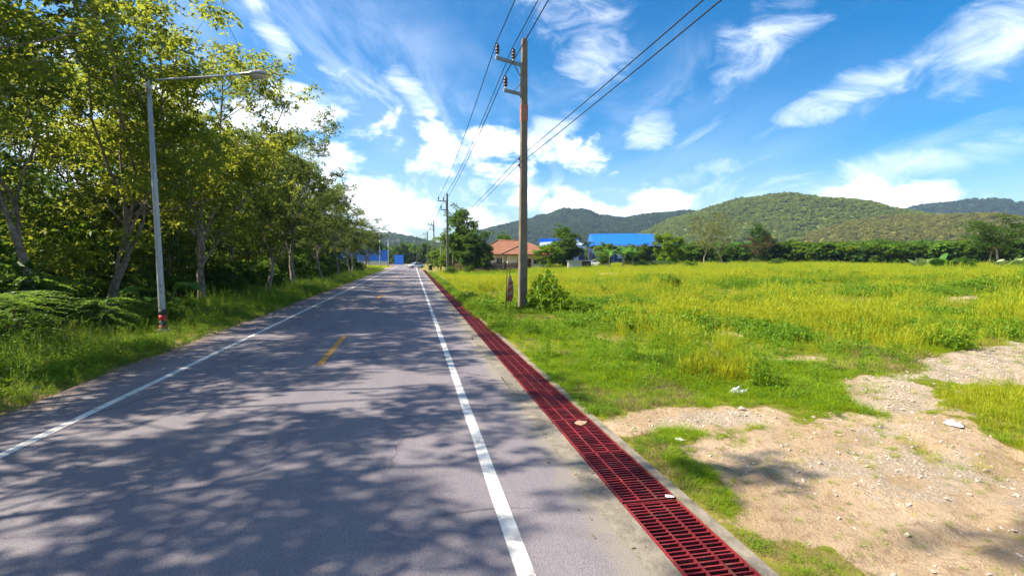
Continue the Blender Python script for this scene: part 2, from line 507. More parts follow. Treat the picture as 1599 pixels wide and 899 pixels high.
def road_mat():
    ma, w, b, out = principled('asphalt')
    P = w.n('ShaderNodeTexCoord').outputs['Object']
    mp = w.n('ShaderNodeMapping')
    w.link(P, mp.inputs['Vector'])
    mp.inputs['Scale'].default_value = (1.3, 0.10, 1)
    lanes = w.noise(mp.outputs[0], 1.0, 5, 0.6)
    big = w.noise(P, 0.35, 6, 0.6)
    fine = w.noise(P, 85, 3, 0.75)
    vo = w.n('ShaderNodeTexVoronoi')
    w.link(P, vo.inputs['Vector'])
    vo.inputs['Scale'].default_value = 130
    col = w.mix(w.ramp(lanes, 0.35, 0.65), (0.175, 0.155, 0.190), (0.238, 0.210, 0.225))
    col = w.mix(w.m('MULTIPLY', w.ramp(big, 0.45, 0.7), 0.5), col, (0.20, 0.172, 0.185))
    col = w.mix(w.m('MULTIPLY', w.ramp(fine, 0.35, 0.72), 0.55), col, (0.34, 0.305, 0.305))
    col = w.mix(w.m('MULTIPLY', w.ramp(vo.outputs['Distance'], 0.42, 0.75), 0.5), col, (0.055, 0.05, 0.052))
    oil = w.n('ShaderNodeMapping'); w.link(P, oil.inputs['Vector']); oil.inputs['Scale'].default_value = (1.0, 0.22, 1)
    col = w.mix(w.m('MULTIPLY', w.ramp(w.noise(oil.outputs[0], 1.4, 7, 0.7, 0.6), 0.56, 0.72), 0.45), col, (0.10, 0.09, 0.11))
    ck = w.n('ShaderNodeTexVoronoi', feature='DISTANCE_TO_EDGE')
    wv = w.n('ShaderNodeMix', data_type='VECTOR'); wv.inputs[0].default_value = 0.35
    wn_ = w.n('ShaderNodeTexNoise'); w.link(P, wn_.inputs['Vector']); wn_.inputs['Scale'].default_value = 1.2; wn_.inputs['Detail'].default_value = 6
    w.link(P, wv.inputs[4]); w.link(wn_.outputs['Color'], wv.inputs[5])
    w.link(wv.outputs[1], ck.inputs['Vector']); ck.inputs['Scale'].default_value = 0.55
    crk = w.m('MULTIPLY', w.ramp(ck.outputs['Distance'], 0.010, 0.002), w.ramp(w.noise(P, 0.28, 3, 0.5), 0.52, 0.62))
    col = w.mix(w.m('MULTIPLY', crk, 0.75), col, (0.05, 0.045, 0.05))
    # dirt washed along both edges
    sx = w.n('ShaderNodeSeparateXYZ'); w.link(P, sx.inputs[0])
    e1 = w.ramp(w.m('ADD', sx.outputs[0], w.m('MULTIPLY', w.noise(P, 1.6, 5, 0.6), 0.9)), -5.0, -5.9)
    e2 = w.ramp(w.m('ADD', sx.outputs[0], w.m('MULTIPLY', w.noise(P, 1.3, 5, 0.65), 0.9)), 1.75, 2.3)
    col = w.mix(w.m('MULTIPLY', e1, 0.75), col, (0.17, 0.125, 0.095))
    col = w.mix(w.m('MULTIPLY', e2, 0.7), col, (0.27, 0.235, 0.175))
    w.link(col, b.inputs['Base Color'])
    b.inputs['Roughness'].default_value = 0.86
    b.inputs['Specular IOR Level'].default_value = 0.25
    bp = w.n('ShaderNodeBump')
    bp.inputs['Strength'].default_value = 0.45
    bp.inputs['Distance'].default_value = 0.008
    w.link(w.m('ADD', fine, vo.outputs['Distance']), bp.inputs['Height'])
    w.link(bp.outputs[0], b.inputs['Normal'])
    return ma


def ground_mat():
    ma, w, b, out = principled('soil')
    P = w.n('ShaderNodeTexCoord').outputs['Object']
    at = w.n('ShaderNodeAttribute', attribute_name='dirt')
    aw = w.n('ShaderNodeAttribute', attribute_name='wood')
    ag = w.n('ShaderNodeAttribute', attribute_name='gravel')
    n1 = w.noise(P, 0.8, 8, 0.65)
    n2 = w.noise(P, 6, 8, 0.7)
    n3 = w.noise(P, 45, 4, 0.7)
    dirt = w.mix(w.ramp(n1, 0.35, 0.68), (0.42, 0.295, 0.175), (0.56, 0.42, 0.28))
    dirt = w.mix(w.m('MULTIPLY', w.ramp(n2, 0.48, 0.70), 0.75), dirt, (0.27, 0.165, 0.095))
    dirt = w.mix(w.m('MULTIPLY', w.ramp(n3, 0.52, 0.74), 0.5), dirt, (0.58, 0.46, 0.34))
    vo = w.n('ShaderNodeTexVoronoi'); w.link(P, vo.inputs['Vector']); vo.inputs['Scale'].default_value = 26
    grv = w.mix(w.ramp(vo.outputs['Distance'], 0.15, 0.55), (0.58, 0.52, 0.44), (0.40, 0.31, 0.22))
    gm = w.m('MULTIPLY', w.ramp(w.m('ADD', ag.outputs['Fac'], w.m('MULTIPLY', w.m('SUBTRACT', n2, 0.5), 1.6)), 0.45, 0.75), 0.85)
    dirt = w.mix(gm, dirt, grv)
    soil = w.mix(w.ramp(n2, 0.35, 0.65), (0.19, 0.20, 0.03), (0.28, 0.22, 0.07))
    soil = w.mix(w.m('MULTIPLY', w.ramp(n1, 0.5, 0.72), 0.6), soil, (0.25, 0.18, 0.06))
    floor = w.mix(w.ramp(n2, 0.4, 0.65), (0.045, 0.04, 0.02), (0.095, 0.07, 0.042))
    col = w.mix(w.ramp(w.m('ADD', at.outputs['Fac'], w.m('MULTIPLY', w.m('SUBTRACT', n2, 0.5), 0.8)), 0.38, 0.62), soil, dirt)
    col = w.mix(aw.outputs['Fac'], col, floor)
    w.link(col, b.inputs['Base Color'])
    b.inputs['Roughness'].default_value = 0.95
    b.inputs['Specular IOR Level'].default_value = 0.1
    bp = w.n('ShaderNodeBump')
    bp.inputs['Strength'].default_value = 0.9
    bp.inputs['Distance'].default_value = 0.09
    w.link(w.m('ADD', n2, w.m('MULTIPLY', n3, 0.4)), bp.inputs['Height'])
    w.link(bp.outputs[0], b.inputs['Normal'])
    return ma


M['asphalt'] = road_mat()
M['soil'] = ground_mat()

# ------------------------------------------------------------------ ground
DRAIN0, DRAIN1 = 1.99, 2.57          # grate between these x
ROADL, ROADR = -6.15, 1.76


def road_shift(y):
    """the road bends away to the left far off"""
    t = np.maximum(np.asarray(y, dtype=float) - 165.0, 0.0)
    return -0.0024 * t * t


def rise(x, y):
    r = np.hypot(x, y)
    return 0.85 * sstep(22, 68, r) * sstep(8, 34, x)


def blob(x, y, cx, cy, rx, ry, a=0.0):
    ca, sa = math.cos(a), math.sin(a)
    u, v = (x - cx) * ca + (y - cy) * sa, -(x - cx) * sa + (y - cy) * ca
    return 1 - np.sqrt((u / rx) ** 2 + (v / ry) ** 2)


def dirt_field(x, y):
    """1 on bare earth, 0 under grass"""
    n = fbm(x * 0.9, y * 0.9, 5, 5) - 0.5
    n2 = fbm(x * 0.35, y * 0.35, 9, 3) - 0.5
    d = blob(x, y, 6.3, 4.6, 4.2, 2.9, 0.05) * 2.2
    d = np.maximum(d, blob(x, y, 4.4, 6.9, 2.2, 0.75, 0.05) * 2)
    d = np.maximum(d, blob(x, y, 8.3, 7.6, 2.2, 0.95, 0.75) * 1.8)
    d = np.maximum(d, blob(x, y, 13.5, 9.4, 5.2, 1.5, 0.42) * 2)
    d = np.maximum(d, blob(x, y, 24, 13.5, 7, 1.2, 0.45) * 1.6)
    d = np.maximum(d, blob(x, y, 23.6, 60, 2.6, 2.6) * 1.6)
    d = np.maximum(d, blob(x, y, 30, 23, 5, 0.9, 0.4) * 1.2)
    d = np.maximum(d, blob(x, y, 9.4, 14.2, 1.5, 0.5, 1.0) * 1.0)
    d = np.maximum(d, blob(x, y, 7.6, 12.0, 3.6, 0.22, 1.15) * 1.1)
    d = np.maximum(d, blob(x, y, 9.0, 10.6, 0.9, 0.35, 0.2) * 1.2)
    d = np.maximum(d, blob(x, y, 16, 27, 5, 0.3, 1.2) * 1.0)
    # islands of grass
    d = d - np.clip(blob(x, y, 8.9, 5.6, 1.9, 0.85, 0.6), 0, 1) * 5
    d = d - np.clip(blob(x, y, 2.95, 5.3, 0.32, 1.15, 0.0), 0, 1) * 6
    d = d - np.clip(blob(x, y, 3.0, 3.3, 0.45, 0.45, 0.0), 0, 1) * 6
    d = d - np.clip(blob(x, y, 3.4, 6.3, 0.6, 0.35, 0.3), 0, 1) * 3
    d = d + n * 1.5 + n2 * 0.9 + (fbm(x * 3.1, y * 3.1, 15, 3) - 0.5) * 1.0
    return sstep(-0.1, 0.7, d) * (x > DRAIN1)


def gravel_field(x, y):
    d = np.maximum(blob(x, y, 5.2, 5.1, 1.5, 0.9, 0.3), blob(x, y, 4.3, 6.9, 1.0, 0.4))
    d = np.maximum(d, blob(x, y, 13.5, 9.3, 5, 1.2, 0.42) + 0.5)
    d = np.maximum(d, blob(x, y, 6.6, 6.0, 1.6, 0.5, 0.2) * 0.8)
    d = np.maximum(d, blob(x, y, 7.5, 3.8, 1.6, 0.9, 0.2) * 0.7)
    d = d + (fbm(x * 0.8 + 2, y * 1.3, 41, 4) - 0.5) * 2.2
    return np.clip(d + 0.38, 0, 1)


def ground_z(x, y):
    x = np.asarray(x, dtype=float); y = np.asarray(y, dtype=float)
    z = rise(x, y) + (fbm(x * 0.25, y * 0.25, 3, 4) - 0.5) * 0.22 * sstep(3.2, 7, np.abs(x + 0.2) - 0.2) * (x > 0)
    z = z + (fbm(x * 0.4, y * 0.4, 4, 4) - 0.45) * 0.3 * sstep(-7.5, -11, x) * (x < 0)
    z = z + (fbm(x * 2.2, y * 2.2, 14, 4) - 0.5) * 0.07 * sstep(2.75, 3.4, x)
    dz = dirt_field(x, y)
    z = z + (fbm(x * 4.2, y * 4.2, 24, 4) - 0.5) * 0.11 * dz
    for off in (0.0, 1.45):                                   # wheel ruts curving in from the road
        yc = 3.2 + off + 0.22 * (x - 3) + 0.035 * (x - 3) ** 2 + 0.15 * np.sin(x * 1.1)
        z = z - 0.045 * np.exp(-((y - yc) / 0.16) ** 2) * dz * sstep(2.8, 3.6, x) + 0.02 * np.exp(-((np.abs(y - yc) - 0.3) / 0.1) ** 2) * dz * sstep(2.8, 3.6, x)
    z = z - 0.015 * (x > 2.75) - 0.03 * (x < -6)
    return z


def build_ground():
    xs = np.concatenate([[-3500, -2500, -1200, -600, -300, -150, -90], np.arange(-60, -12, 2.0), np.arange(-12, -6.45, 0.4),
                         [-6.4, 1.66, DRAIN0 - 0.16, DRAIN0 - 0.15, DRAIN1 + 0.13, DRAIN1 + 0.14], np.arange(2.9, 14, 0.14), np.arange(14, 40, 0.4),
                         np.arange(40, 100, 2.0), [110, 130, 160, 200, 300, 600, 1200, 2500, 3500]])
    ys = np.concatenate([[-2000, -1000, -300, -100, -60], np.arange(-40, 0, 4.0), np.arange(0, 18, 0.16), np.arange(18, 40, 0.4),
                         np.arange(40, 120, 2.0), np.arange(120, 300, 8.0), [320, 400, 600, 1000, 2000, 3000, 4000]])
    X, Y = np.meshgrid(xs, ys)
    Z = ground_z(X, Y)
    low = (X > -6.45) & (X < 1.67)
    Z[low] = -0.08
    Z[(X >= 1.67) & (X < DRAIN0 - 0.155)] = -0.08
    tr = (X >= DRAIN0 - 0.155) & (X <= DRAIN1 + 0.135)
    Z[tr] = -0.75
    Z[(X > DRAIN1 + 0.135) & (X < 2.8)] = -0.015
    # the bend: the far ground sits below the road sheet
    sh = road_shift(Y)
    Z = np.where((Y > 160) & (X < 6) & (X > sh - 12), -0.08, Z)
    n, m = len(xs), len(ys)
    V = np.stack([X.ravel(), Y.ravel(), Z.ravel()], 1)
    I = np.arange(n * m).reshape(m, n)
    F = np.stack([I[:-1, :-1].ravel(), I[:-1, 1:].ravel(), I[1:, 1:].ravel(), I[1:, :-1].ravel()], 1)
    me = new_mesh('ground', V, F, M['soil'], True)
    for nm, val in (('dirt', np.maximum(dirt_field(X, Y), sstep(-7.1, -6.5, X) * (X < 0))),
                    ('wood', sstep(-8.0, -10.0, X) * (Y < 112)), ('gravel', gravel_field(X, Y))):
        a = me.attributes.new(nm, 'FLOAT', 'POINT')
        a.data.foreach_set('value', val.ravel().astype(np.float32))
    return tag(obj('ground', me), kind='structure')


build_ground()


def strip(x0, x1, y0, y1, z, step=2.0, wob=0.0, seed=0, thick=0.0):
    ys = np.arange(y0, y1 + 1e-6, step)
    s = road_shift(ys)
    a = x0 + s + (fbm(ys * 0.9, ys * 0 + 3, seed, 4) - 0.5) * wob
    b = x1 + s + (fbm(ys * 1.1, ys * 0 + 8, seed + 3, 4) - 0.5) * wob * 0.4
    n = len(ys)
    V = np.concatenate([np.stack([a, ys, np.full(n, z)], 1), np.stack([b, ys, np.full(n, z)], 1)])
    F = np.stack([np.arange(n - 1), np.arange(n - 1) + n, np.arange(1, n) + n, np.arange(1, n)], 1)
    return V, F


V, F = strip(ROADL - 0.12, ROADR, -60, 290, 0.0, 0.25, 0.34, 2)
road = tag(obj('road', new_mesh('road', V, F, M['asphalt'])), kind='structure')
for (x0, x1) in ((-5.04, -4.90), (0.75, 0.89)):
    V, F = strip(x0, x1, -60, 285, 0.004, 0.5, 0.02, 6)
    obj('edge_line', new_mesh('edge_line', V, F, M['line_white']), road)
for k in range(-2, 9):
    y0 = 12.1 + 18.8 * k
    V, F = strip(-2.19, -2.03, y0, y0 + 4.6, 0.004, 0.5, 0.02, 7)
    obj('lane_dash', new_mesh('lane_dash', V, F, M['line_yellow']), road)

# concrete drain channel: two lips and a trough of darker concrete
mb = MB()
V, F = strip(ROADR - 0.06, DRAIN0 - 0.005, -12, 118, 0.006, 0.25, 0.16, 21)
nl = len(V) // 2
V[nl:, 0] = DRAIN0 - 0.005
lip = [tuple(v) for v in V]
mb.add(lip, [tuple(f) for f in F])
drain = tag(mb.build('drain_channel', M['concrete']), kind='structure')
mb = MB().box(DRAIN0 - 0.12, DRAIN0 - 0.004, -12, 118, -0.55, 0.004).box(DRAIN1 + 0.004, DRAIN1 + 0.115, -12, 118, -0.55, 0.022)
mb.build('kerb', M['concrete'], drain)
MB().box(DRAIN0 - 0.003, DRAIN1 + 0.003, -12, 118, -0.62, -0.42).build('trough', M['concrete_dark'], drain)

# ------------------------------------------------------------------ scatter by geometry nodes (stuff only)
STASH = bpy.data.collections.new('scatter_sources')       # never linked to the scene


def source(name, me):
    o = bpy.data.objects.new(name, me)
    STASH.objects.link(o)
    return o


def scatter(name, P, rot, scl, idx, sources, label, cat):
    me = bpy.data.meshes.new(name)
    P = np.asarray(P, dtype=np.float32)
    me.vertices.add(len(P)); me.vertices.foreach_set('co', P.ravel())
    a = me.attributes.new('rot', 'FLOAT_VECTOR', 'POINT'); a.data.foreach_set('vector', np.asarray(rot, dtype=np.float32).ravel())
    a = me.attributes.new('scl', 'FLOAT_VECTOR', 'POINT'); a.data.foreach_set('vector', np.asarray(scl, dtype=np.float32).ravel())
    a = me.attributes.new('idx', 'INT', 'POINT'); a.data.foreach_set('value', np.asarray(idx, dtype=np.int32))
    o = tag(obj(name, me), label, cat, kind='stuff')
    ng = bpy.data.node_groups.new(name, 'GeometryNodeTree')
    ng.interface.new_socket('Geometry', in_out='INPUT', socket_type='NodeSocketGeometry')
    ng.interface.new_socket('Geometry', in_out='OUTPUT', socket_type='NodeSocketGeometry')
    N, L = ng.nodes, ng.links
    gi, go = N.new('NodeGroupInput'), N.new('NodeGroupOutput')
    jn = N.new('GeometryNodeJoinGeometry')
    L.new(jn.outputs[0], go.inputs[0])

    def attr(nm, t):
        q = N.new('GeometryNodeInputNamedAttribute'); q.data_type = t
        q.inputs['Name'].default_value = nm
        return q.outputs['Attribute']
    ar, asc, ai = attr('rot', 'FLOAT_VECTOR'), attr('scl', 'FLOAT_VECTOR'), attr('idx', 'INT')
    for k, s in enumerate(sources):
        oi = N.new('GeometryNodeObjectInfo'); oi.inputs['Object'].default_value = s
        oi.inputs['As Instance'].default_value = True
        cm = N.new('FunctionNodeCompare'); cm.data_type = 'INT'; cm.operation = 'EQUAL'
        ins = [i for i in cm.inputs if i.type == 'INT']
        L.new(ai, ins[0]); ins[1].default_value = k
        ip = N.new('GeometryNodeInstanceOnPoints')
        L.new(gi.outputs[0], ip.inputs['Points'])
        L.new(cm.outputs[0], ip.inputs['Selection'])
        L.new(oi.outputs['Geometry'], ip.inputs['Instance'])
        L.new(ar, ip.inputs['Rotation']); L.new(asc, ip.inputs['Scale'])
        L.new(ip.outputs[0], jn.inputs[0])
    md = o.modifiers.new('scatter', 'NODES'); md.node_group = ng
    return o


# ------------------------------------------------------------------ leaves and trees
def leaves(C, D, L, W, droop=0.15, roll=None, r=None):
    """diamond leaves: base C, direction D (unit), length L, width W"""
    r = r or rng
    n = len(C)
    D = D / np.maximum(np.linalg.norm(D, axis=1, keepdims=True), 1e-6)
    up = np.tile([0, 0, 1.0], (n, 1)) + r.normal(0, 0.45, (n, 3))
    Sd = np.cross(D, up); Sd /= np.maximum(np.linalg.norm(Sd, axis=1, keepdims=True), 1e-6)
    Nn = np.cross(Sd, D)
    L = np.broadcast_to(L, (n,))[:, None]; W = np.broadcast_to(W, (n,))[:, None]
    mid = C + D * L * 0.5 + Nn * L * 0.04
    tip = C + D * L - np.array([0, 0, 1.0]) * L * droop
    a = mid + Sd * W * 0.5 + Nn * W * 0.12
    b = mid - Sd * W * 0.5 + Nn * W * 0.12
    V = np.stack([C, a, tip, b], 1).reshape(-1, 3)
    F = np.arange(4 * n).reshape(n, 4)
    return V, F


def rdir(n, r=None, zmin=-1.0):
    r = r or rng
    v = r.normal(0, 1, (n, 3))
    v /= np.linalg.norm(v, axis=1, keepdims=True)
    if zmin > -1:
        v[:, 2] = np.where(v[:, 2] < zmin, -v[:, 2], v[:, 2])
    return v


def leaf_cloud(centres, radius, per, L, W, seed, whorl=7, flat=0.7, droop=0.25):
    """whorls of leaves strewn round branch ends"""
    r = np.random.default_rng(seed)
    C = np.asarray(centres)
    nw = max(1, per // whorl)
    n = len(C)
    off = rdir(n * nw, r) * (r.random((n * nw, 1)) ** 0.5) * np.array([1, 1, flat])
    rad = np.repeat(np.broadcast_to(radius, (n,)), nw)[:, None]
    W0 = np.repeat(C, nw, 0) + off * rad
    B = np.repeat(W0, whorl, 0)
    D = rdir(len(B), r)
    D[:, 2] = D[:, 2] * 0.55 + 0.05
    ll = L * r.uniform(0.65, 1.25, len(B))
    return leaves(B + D * 0.03, D, ll, ll * W / L, droop, r=r)


def grow(rs, H, fork, nlimb, spread, r0, sub=(5, 4), lean=(0, 0), low=0.0, up=0.55, wob=0.18, taper=0.55):
    """returns branch MB and list of (end point, level)"""
    mb, ends = MB(), []

    def branch(p, d, length, rad, level, nseg=5):
        pts, rads = [p.copy()], [rad]
        q = p.copy()
        dd = d.normalized()
        for i in range(nseg):
            dd = (dd + Vector((rs.gauss(0, wob), rs.gauss(0, wob), rs.gauss(0, wob * 0.6) + up * 0.12))).normalized()
            q = q + dd * (length / nseg)
            pts.append(q.copy())
            rads.append(max(0.006, rad * (1 - taper * (i + 1) / nseg)))
        mb.tube(pts, rads, n=8 if level == 0 else (6 if level == 1 else 4), cap=False)
        return pts, rads, dd

    tp, tr, td = branch(Vector((0, 0, -0.15)), Vector((lean[0], lean[1], 1)), fork + 0.15, r0, 0, 7)
    for i in range(4):                                     # root flare
        a = i * 1.57 + rs.random()
        mb.tube([(math.cos(a) * r0 * 1.7, math.sin(a) * r0 * 1.7, -0.1), (math.cos(a) * r0 * 0.7, math.sin(a) * r0 * 0.7, r0 * 1.6)], [r0 * 0.35, r0 * 0.25], 5)
    base = tp[-1]
    for k in range(nlimb):
        a = 2 * math.pi * (k + rs.uniform(-0.25, 0.25)) / nlimb
        t = rs.uniform(0.15, 1.0) * spread
        d = Vector((math.cos(a) * t, math.sin(a) * t, 1.0))
        start = tp[-1] if k < 3 or low == 0 else tp[rs.randint(3, 6)]
        L1 = (H - start.z) * rs.uniform(0.62, 0.9)
        p1, r1, _ = branch(start, d, L1, tr[-1] * rs.uniform(0.55, 0.8), 1, 6)
        ends.append((p1[-1], 1))
        for j in range(sub[0]):
            i = rs.randint(1, 6)
            a2 = rs.uniform(0, 6.28)
            d2 = Vector((math.cos(a2), math.sin(a2), rs.uniform(0.0, 0.9)))
            L2 = (H * 0.2) * rs.uniform(0.7, 1.4)
            p2, r2, _ = branch(p1[i], d2, L2, r1[i] * 0.55, 2, 4)
            ends.append((p2[-1], 2))
            for l in range(sub[1]):
                i2 = rs.randint(1, 4)
                a3 = rs.uniform(0, 6.28)
                d3 = Vector((math.cos(a3), math.sin(a3), rs.uniform(-0.2, 0.8)))
                p3, r3, _ = branch(p2[i2], d3, H * 0.085 * rs.uniform(0.6, 1.5), max(0.012, r2[i2] * 0.5), 3, 3)
                ends.append((p3[-1], 3))
    return mb, ends


TREES = {}


def tree_kind(key, seed, H, fork, nlimb, spread, r0, bark, leafmat, L=0.2, W=0.09, per=70, rad=0.6, sub=(5, 4), lean=(0, 0), low=0.0, whorl=7, up=0.55, droop=0.25, flat=0.7, keep=1.0):
    rs = random.Random(seed)
    mb, ends = grow(rs, H, fork, nlimb, spread, r0, sub, lean, low, up)
    tm = mb.mesh(key + '_trunk', M[bark], True)
    E = np.array([tuple(e) for e, l in ends if rs.random() < keep])
    V, F = leaf_cloud(E, rad, per, L, W, seed, whorl, flat, droop)
    cm = new_mesh(key + '_crown', V, F, M[leafmat])
    TREES[key] = (tm, cm)


def plant_tree(key, name, x, y, rz, s, label, cat='tree', group=None, z=None, crown=None):
    zz = float(ground_z(x, y)) if z is None else z
    t = thing(name, label, cat, (x, y, zz), rz, group, s)
    tm, cm = TREES[key]
    obj('trunk', tm, t)
    obj('crown', cm if crown is None else crown, t)
    return t


for i, (sd_, H, fork, nl_, sp) in enumerate([(1, 13.5, 3.4, 4, 0.55), (2, 14.5, 2.6, 5, 0.6), (3, 12.5, 4.2, 4, 0.5), (4, 13.0, 3.0, 4, 0.7), (5, 15, 3.8, 5, 0.55)]):
    tree_kind('rubber%d' % i, 100 + sd_, H, fork, nl_, sp, 0.19 + 0.02 * (i % 3), 'bark_pale', 'leaf_rubber', 0.19, 0.085, 133, 0.72, (6, 4), low=1.0, keep=0.93)
tree_kind('rubber_full', 131, 14.5, 3.2, 6, 0.78, 0.22, 'bark_pale', 'leaf_rubber', 0.19, 0.085, 150, 0.85, (7, 4), low=1.0, keep=0.95)
tree_kind('rubber_open', 132, 14.0, 3.2, 5, 0.75, 0.24, 'bark_pale', 'leaf_rubber', 0.2, 0.09, 150, 0.8, (6, 4), low=1.0, keep=0.42)
for i in range(3):
    tree_kind('wood%d' % i, 200 + i, 11 + 1.5 * i, 2.0, 5, 0.7, 0.15, 'bark_dark', 'leaf_dark' if i != 1 else 'leaf_rubber', 0.24, 0.11, 90, 0.85, (5, 4), low=1.0, keep=0.75)
tree_kind('round0', 301, 9.5, 2.2, 6, 0.9, 0.2, 'bark_dark', 'leaf_mid', 0.26, 0.14, 110, 0.75, (6, 4), low=1.0)
tree_kind('round1', 302, 8.0, 1.2, 7, 1.0, 0.18, 'bark_dark', 'leaf_dark', 0.26, 0.14, 130, 0.7, (6, 4), low=1.0)
tree_kind('round2', 303, 7.0, 1.0, 7, 1.1, 0.15, 'bark_dark', 'leaf_bright', 0.24, 0.13, 110, 0.65, (5, 4), low=1.0)
tree_kind('airy', 304, 9.8, 2.6, 5, 0.6, 0.13, 'bark_tan', 'leaf_olive', 0.16, 0.08, 34, 0.65, (6, 4), low=0.0)
tree_kind('umbrella', 305, 8.5, 3.2, 5, 1.4, 0.2, 'bark_tan', 'leaf_dark', 0.18, 0.1, 90, 0.95, (6, 4), flat=0.25, up=0.1)
tree_kind('sapling', 306, 6.0, 2.4, 4, 0.5, 0.06, 'bark_pale', 'leaf_bright', 0.24, 0.11, 60, 0.5, (3, 3))
tree_kind('slim', 307, 11, 5.0, 4, 0.35, 0.09, 'bark_tan', 'leaf_olive', 0.2, 0.09, 70, 0.7, (4, 3))

for k in range(5):                                   # greener crowns for the trees farther along
    tm, cm = TREES['rubber%d' % k]
    c2 = cm.copy(); c2.materials.clear(); c2.materials.append(M['leaf_green'])
    TREES['green%d' % k] = (tm, c2)
# ---- the roadside wood on the left
G_ROW = 'rubber trees along the left roadside'
front = [
    (-12.46, 23.8, 1, 0.4, 1.08, 'forked pale-barked rubber tree just left of the near street lamp'),
    (-10.44, 28.4, 9, 2.3, 1.08, 'rubber tree with mottled white trunk just right of the near street lamp'),
    (-10.32, 47.4, 2, 5.2, 1.06, 'slim straight-trunked rubber tree, third trunk right of the near street lamp'),
    (-9.8, 37.0, 3, 1.0, 0.98, 'smaller rubber tree between the mottled trunk and the slim straight trunk'),
    (-9.6, 57.5, 4, 0.2, 0.82, 'leaning rubber tree just beyond the slim straight trunk on the left'),
    (-9.2, 67.0, 0, 3.9, 0.86, 'tall rubber tree midway along the left wood edge'),
    (-8.8, 76.5, 3, 2.7, 0.86, 'rubber tree near the far end of the left wood, crown over the verge'),
    (-9.6, 87.0, 2, 4.4, 0.88, 'second to last rubber tree of the left row'),
    (-9.0, 97.0, 1, 0.9, 0.72, 'last full rubber tree of the left row before the grassy opening'),
]
for (x, y, k, rz, s, lb) in front:
    plant_tree('rubber_full' if k == 9 else ('rubber%d' if y < 36 else 'green%d') % k, 'rubber_tree', x, y, rz, s, lb, group=G_ROW)
for (x, y, k, rz, s) in [(-12.4, 14.4, 4, 2.0, 1.05), (-10.8, 9.2, 0, 1.2, 0.98), (-9.4, 4.6, 3, 3.1, 0.95), (-10.4, -1.0, 1, 0.6, 0.95)]:
    plant_tree('rubber4' if k == 4 else 'rubber_open', 'rubber_tree', x, y, rz, s, 'rubber tree at the left frame edge, its branches reaching over the near road', group='rubber trees beside the camera on the left')
rs = random.Random(5)
n = 0
for row, x0 in enumerate((-14.6, -19.0, -25.0)):
    y = 12 + row * 3
    while y < 108:
        x = x0 + rs.uniform(-1.8, 1.8)
        if math.atan2(x, y) > R(-42):
            k = rs.choice(['wood0', 'wood1', 'wood2', 'green2', 'rubber3', 'green0'])
            plant_tree(k, 'wood_tree', x, y + rs.uniform(-1.5, 1.5), rs.uniform(0, 6.28), rs.uniform(0.95, 1.15) * (1.0 if y < 55 else 0.8),
                       'tree deep in the shaded wood behind the left roadside row', group='trees inside the left wood')
        y += rs.uniform(6.5, 9.0)
for (x, y, s, lb) in [(-9.2, 104, 0.8, 'thin bare-stemmed sapling before the blue sheet wall, left of two'), (-8.6, 110, 0.9, 'thin bare-stemmed sapling before the blue sheet wall, right of two'),
                      (-10.8, 112, 0.95, 'slim tree with sparse top at the end of the left wood')]:
    plant_tree('slim', 'slim_tree', x, y, x * 3, s, lb, group='slim trees at the end of the left wood')


# ---- shrubs
def shrub_mesh(key, seed, rx, rz, n, L, W, mat, style='leaf'):
    r = np.random.default_rng(seed)
    if style == 'leaf':
        C = rdir(n, r, -0.1) * (0.45 + 0.55 * r.random((n, 1)))
        lump = 0.75 + 0.5 * fbm(C[:, 0] * 2.1 + 9, C[:, 1] * 2.1 + C[:, 2] * 2, seed, 3)[:, None]
        C = C * lump * np.array([rx, rx, rz]); C[:, 2] = np.abs(C[:, 2]) + 0.05
        V, F = leaf_cloud(C, 0.16, 14, L, W, seed, 7)
    else:                                            # feathery fronds arching out
        Vs, Fs, o = [], [], 0
        for i in range(n):
            a = r.uniform(0, 6.28); ln = r.uniform(0.6, 1.0) * rx * 1.15; z0 = r.uniform(0.1, 1.0) * rz
            d = np.array([math.cos(a), math.sin(a)])
            t = np.linspace(0.12, 1, 15)
            ax = np.stack([d[0] * t * ln, d[1] * t * ln, z0 + rz * 0.32 * (t - t * t * 1.05)], 1) + np.array([r.normal(0, 0.25) * rx * 0.3, r.normal(0, 0.25) * rx * 0.3, 0])
            for sgn in (-1, 1):
                sd2 = np.array([-d[1] * sgn, d[0] * sgn, 0.12])
                D = np.tile(sd2, (15, 1)) + np.array([d[0], d[1], 0]) * 0.45 + r.normal(0, 0.12, (15, 3))
                ll = L * (1 - np.abs(t - 0.5) * 1.1) * r.uniform(0.8, 1.1, 15)
                v, f = leaves(ax, D, ll, W, 0.1, r=r)
                Vs.append(v); Fs.append(f + o); o += len(v)
        V, F = np.concatenate(Vs), np.concatenate(Fs)
    me = new_mesh(key, V, F, M[mat])
    st = MB()
    for i in range(9):
        a = i * 0.7 + r.random(); q = r.uniform(0.3, 0.75)
        st.tube([(0.05 * math.cos(a), 0.05 * math.sin(a), -0.1), (rx * q * 0.4 * math.cos(a), rx * q * 0.4 * math.sin(a), rz * 0.45), (rx * q * math.cos(a), rx * q * math.sin(a), rz * 0.8)], [0.025, 0.018, 0.008], 5)
    return me, st.mesh(key + '_stems', M['bark_dark'], True)


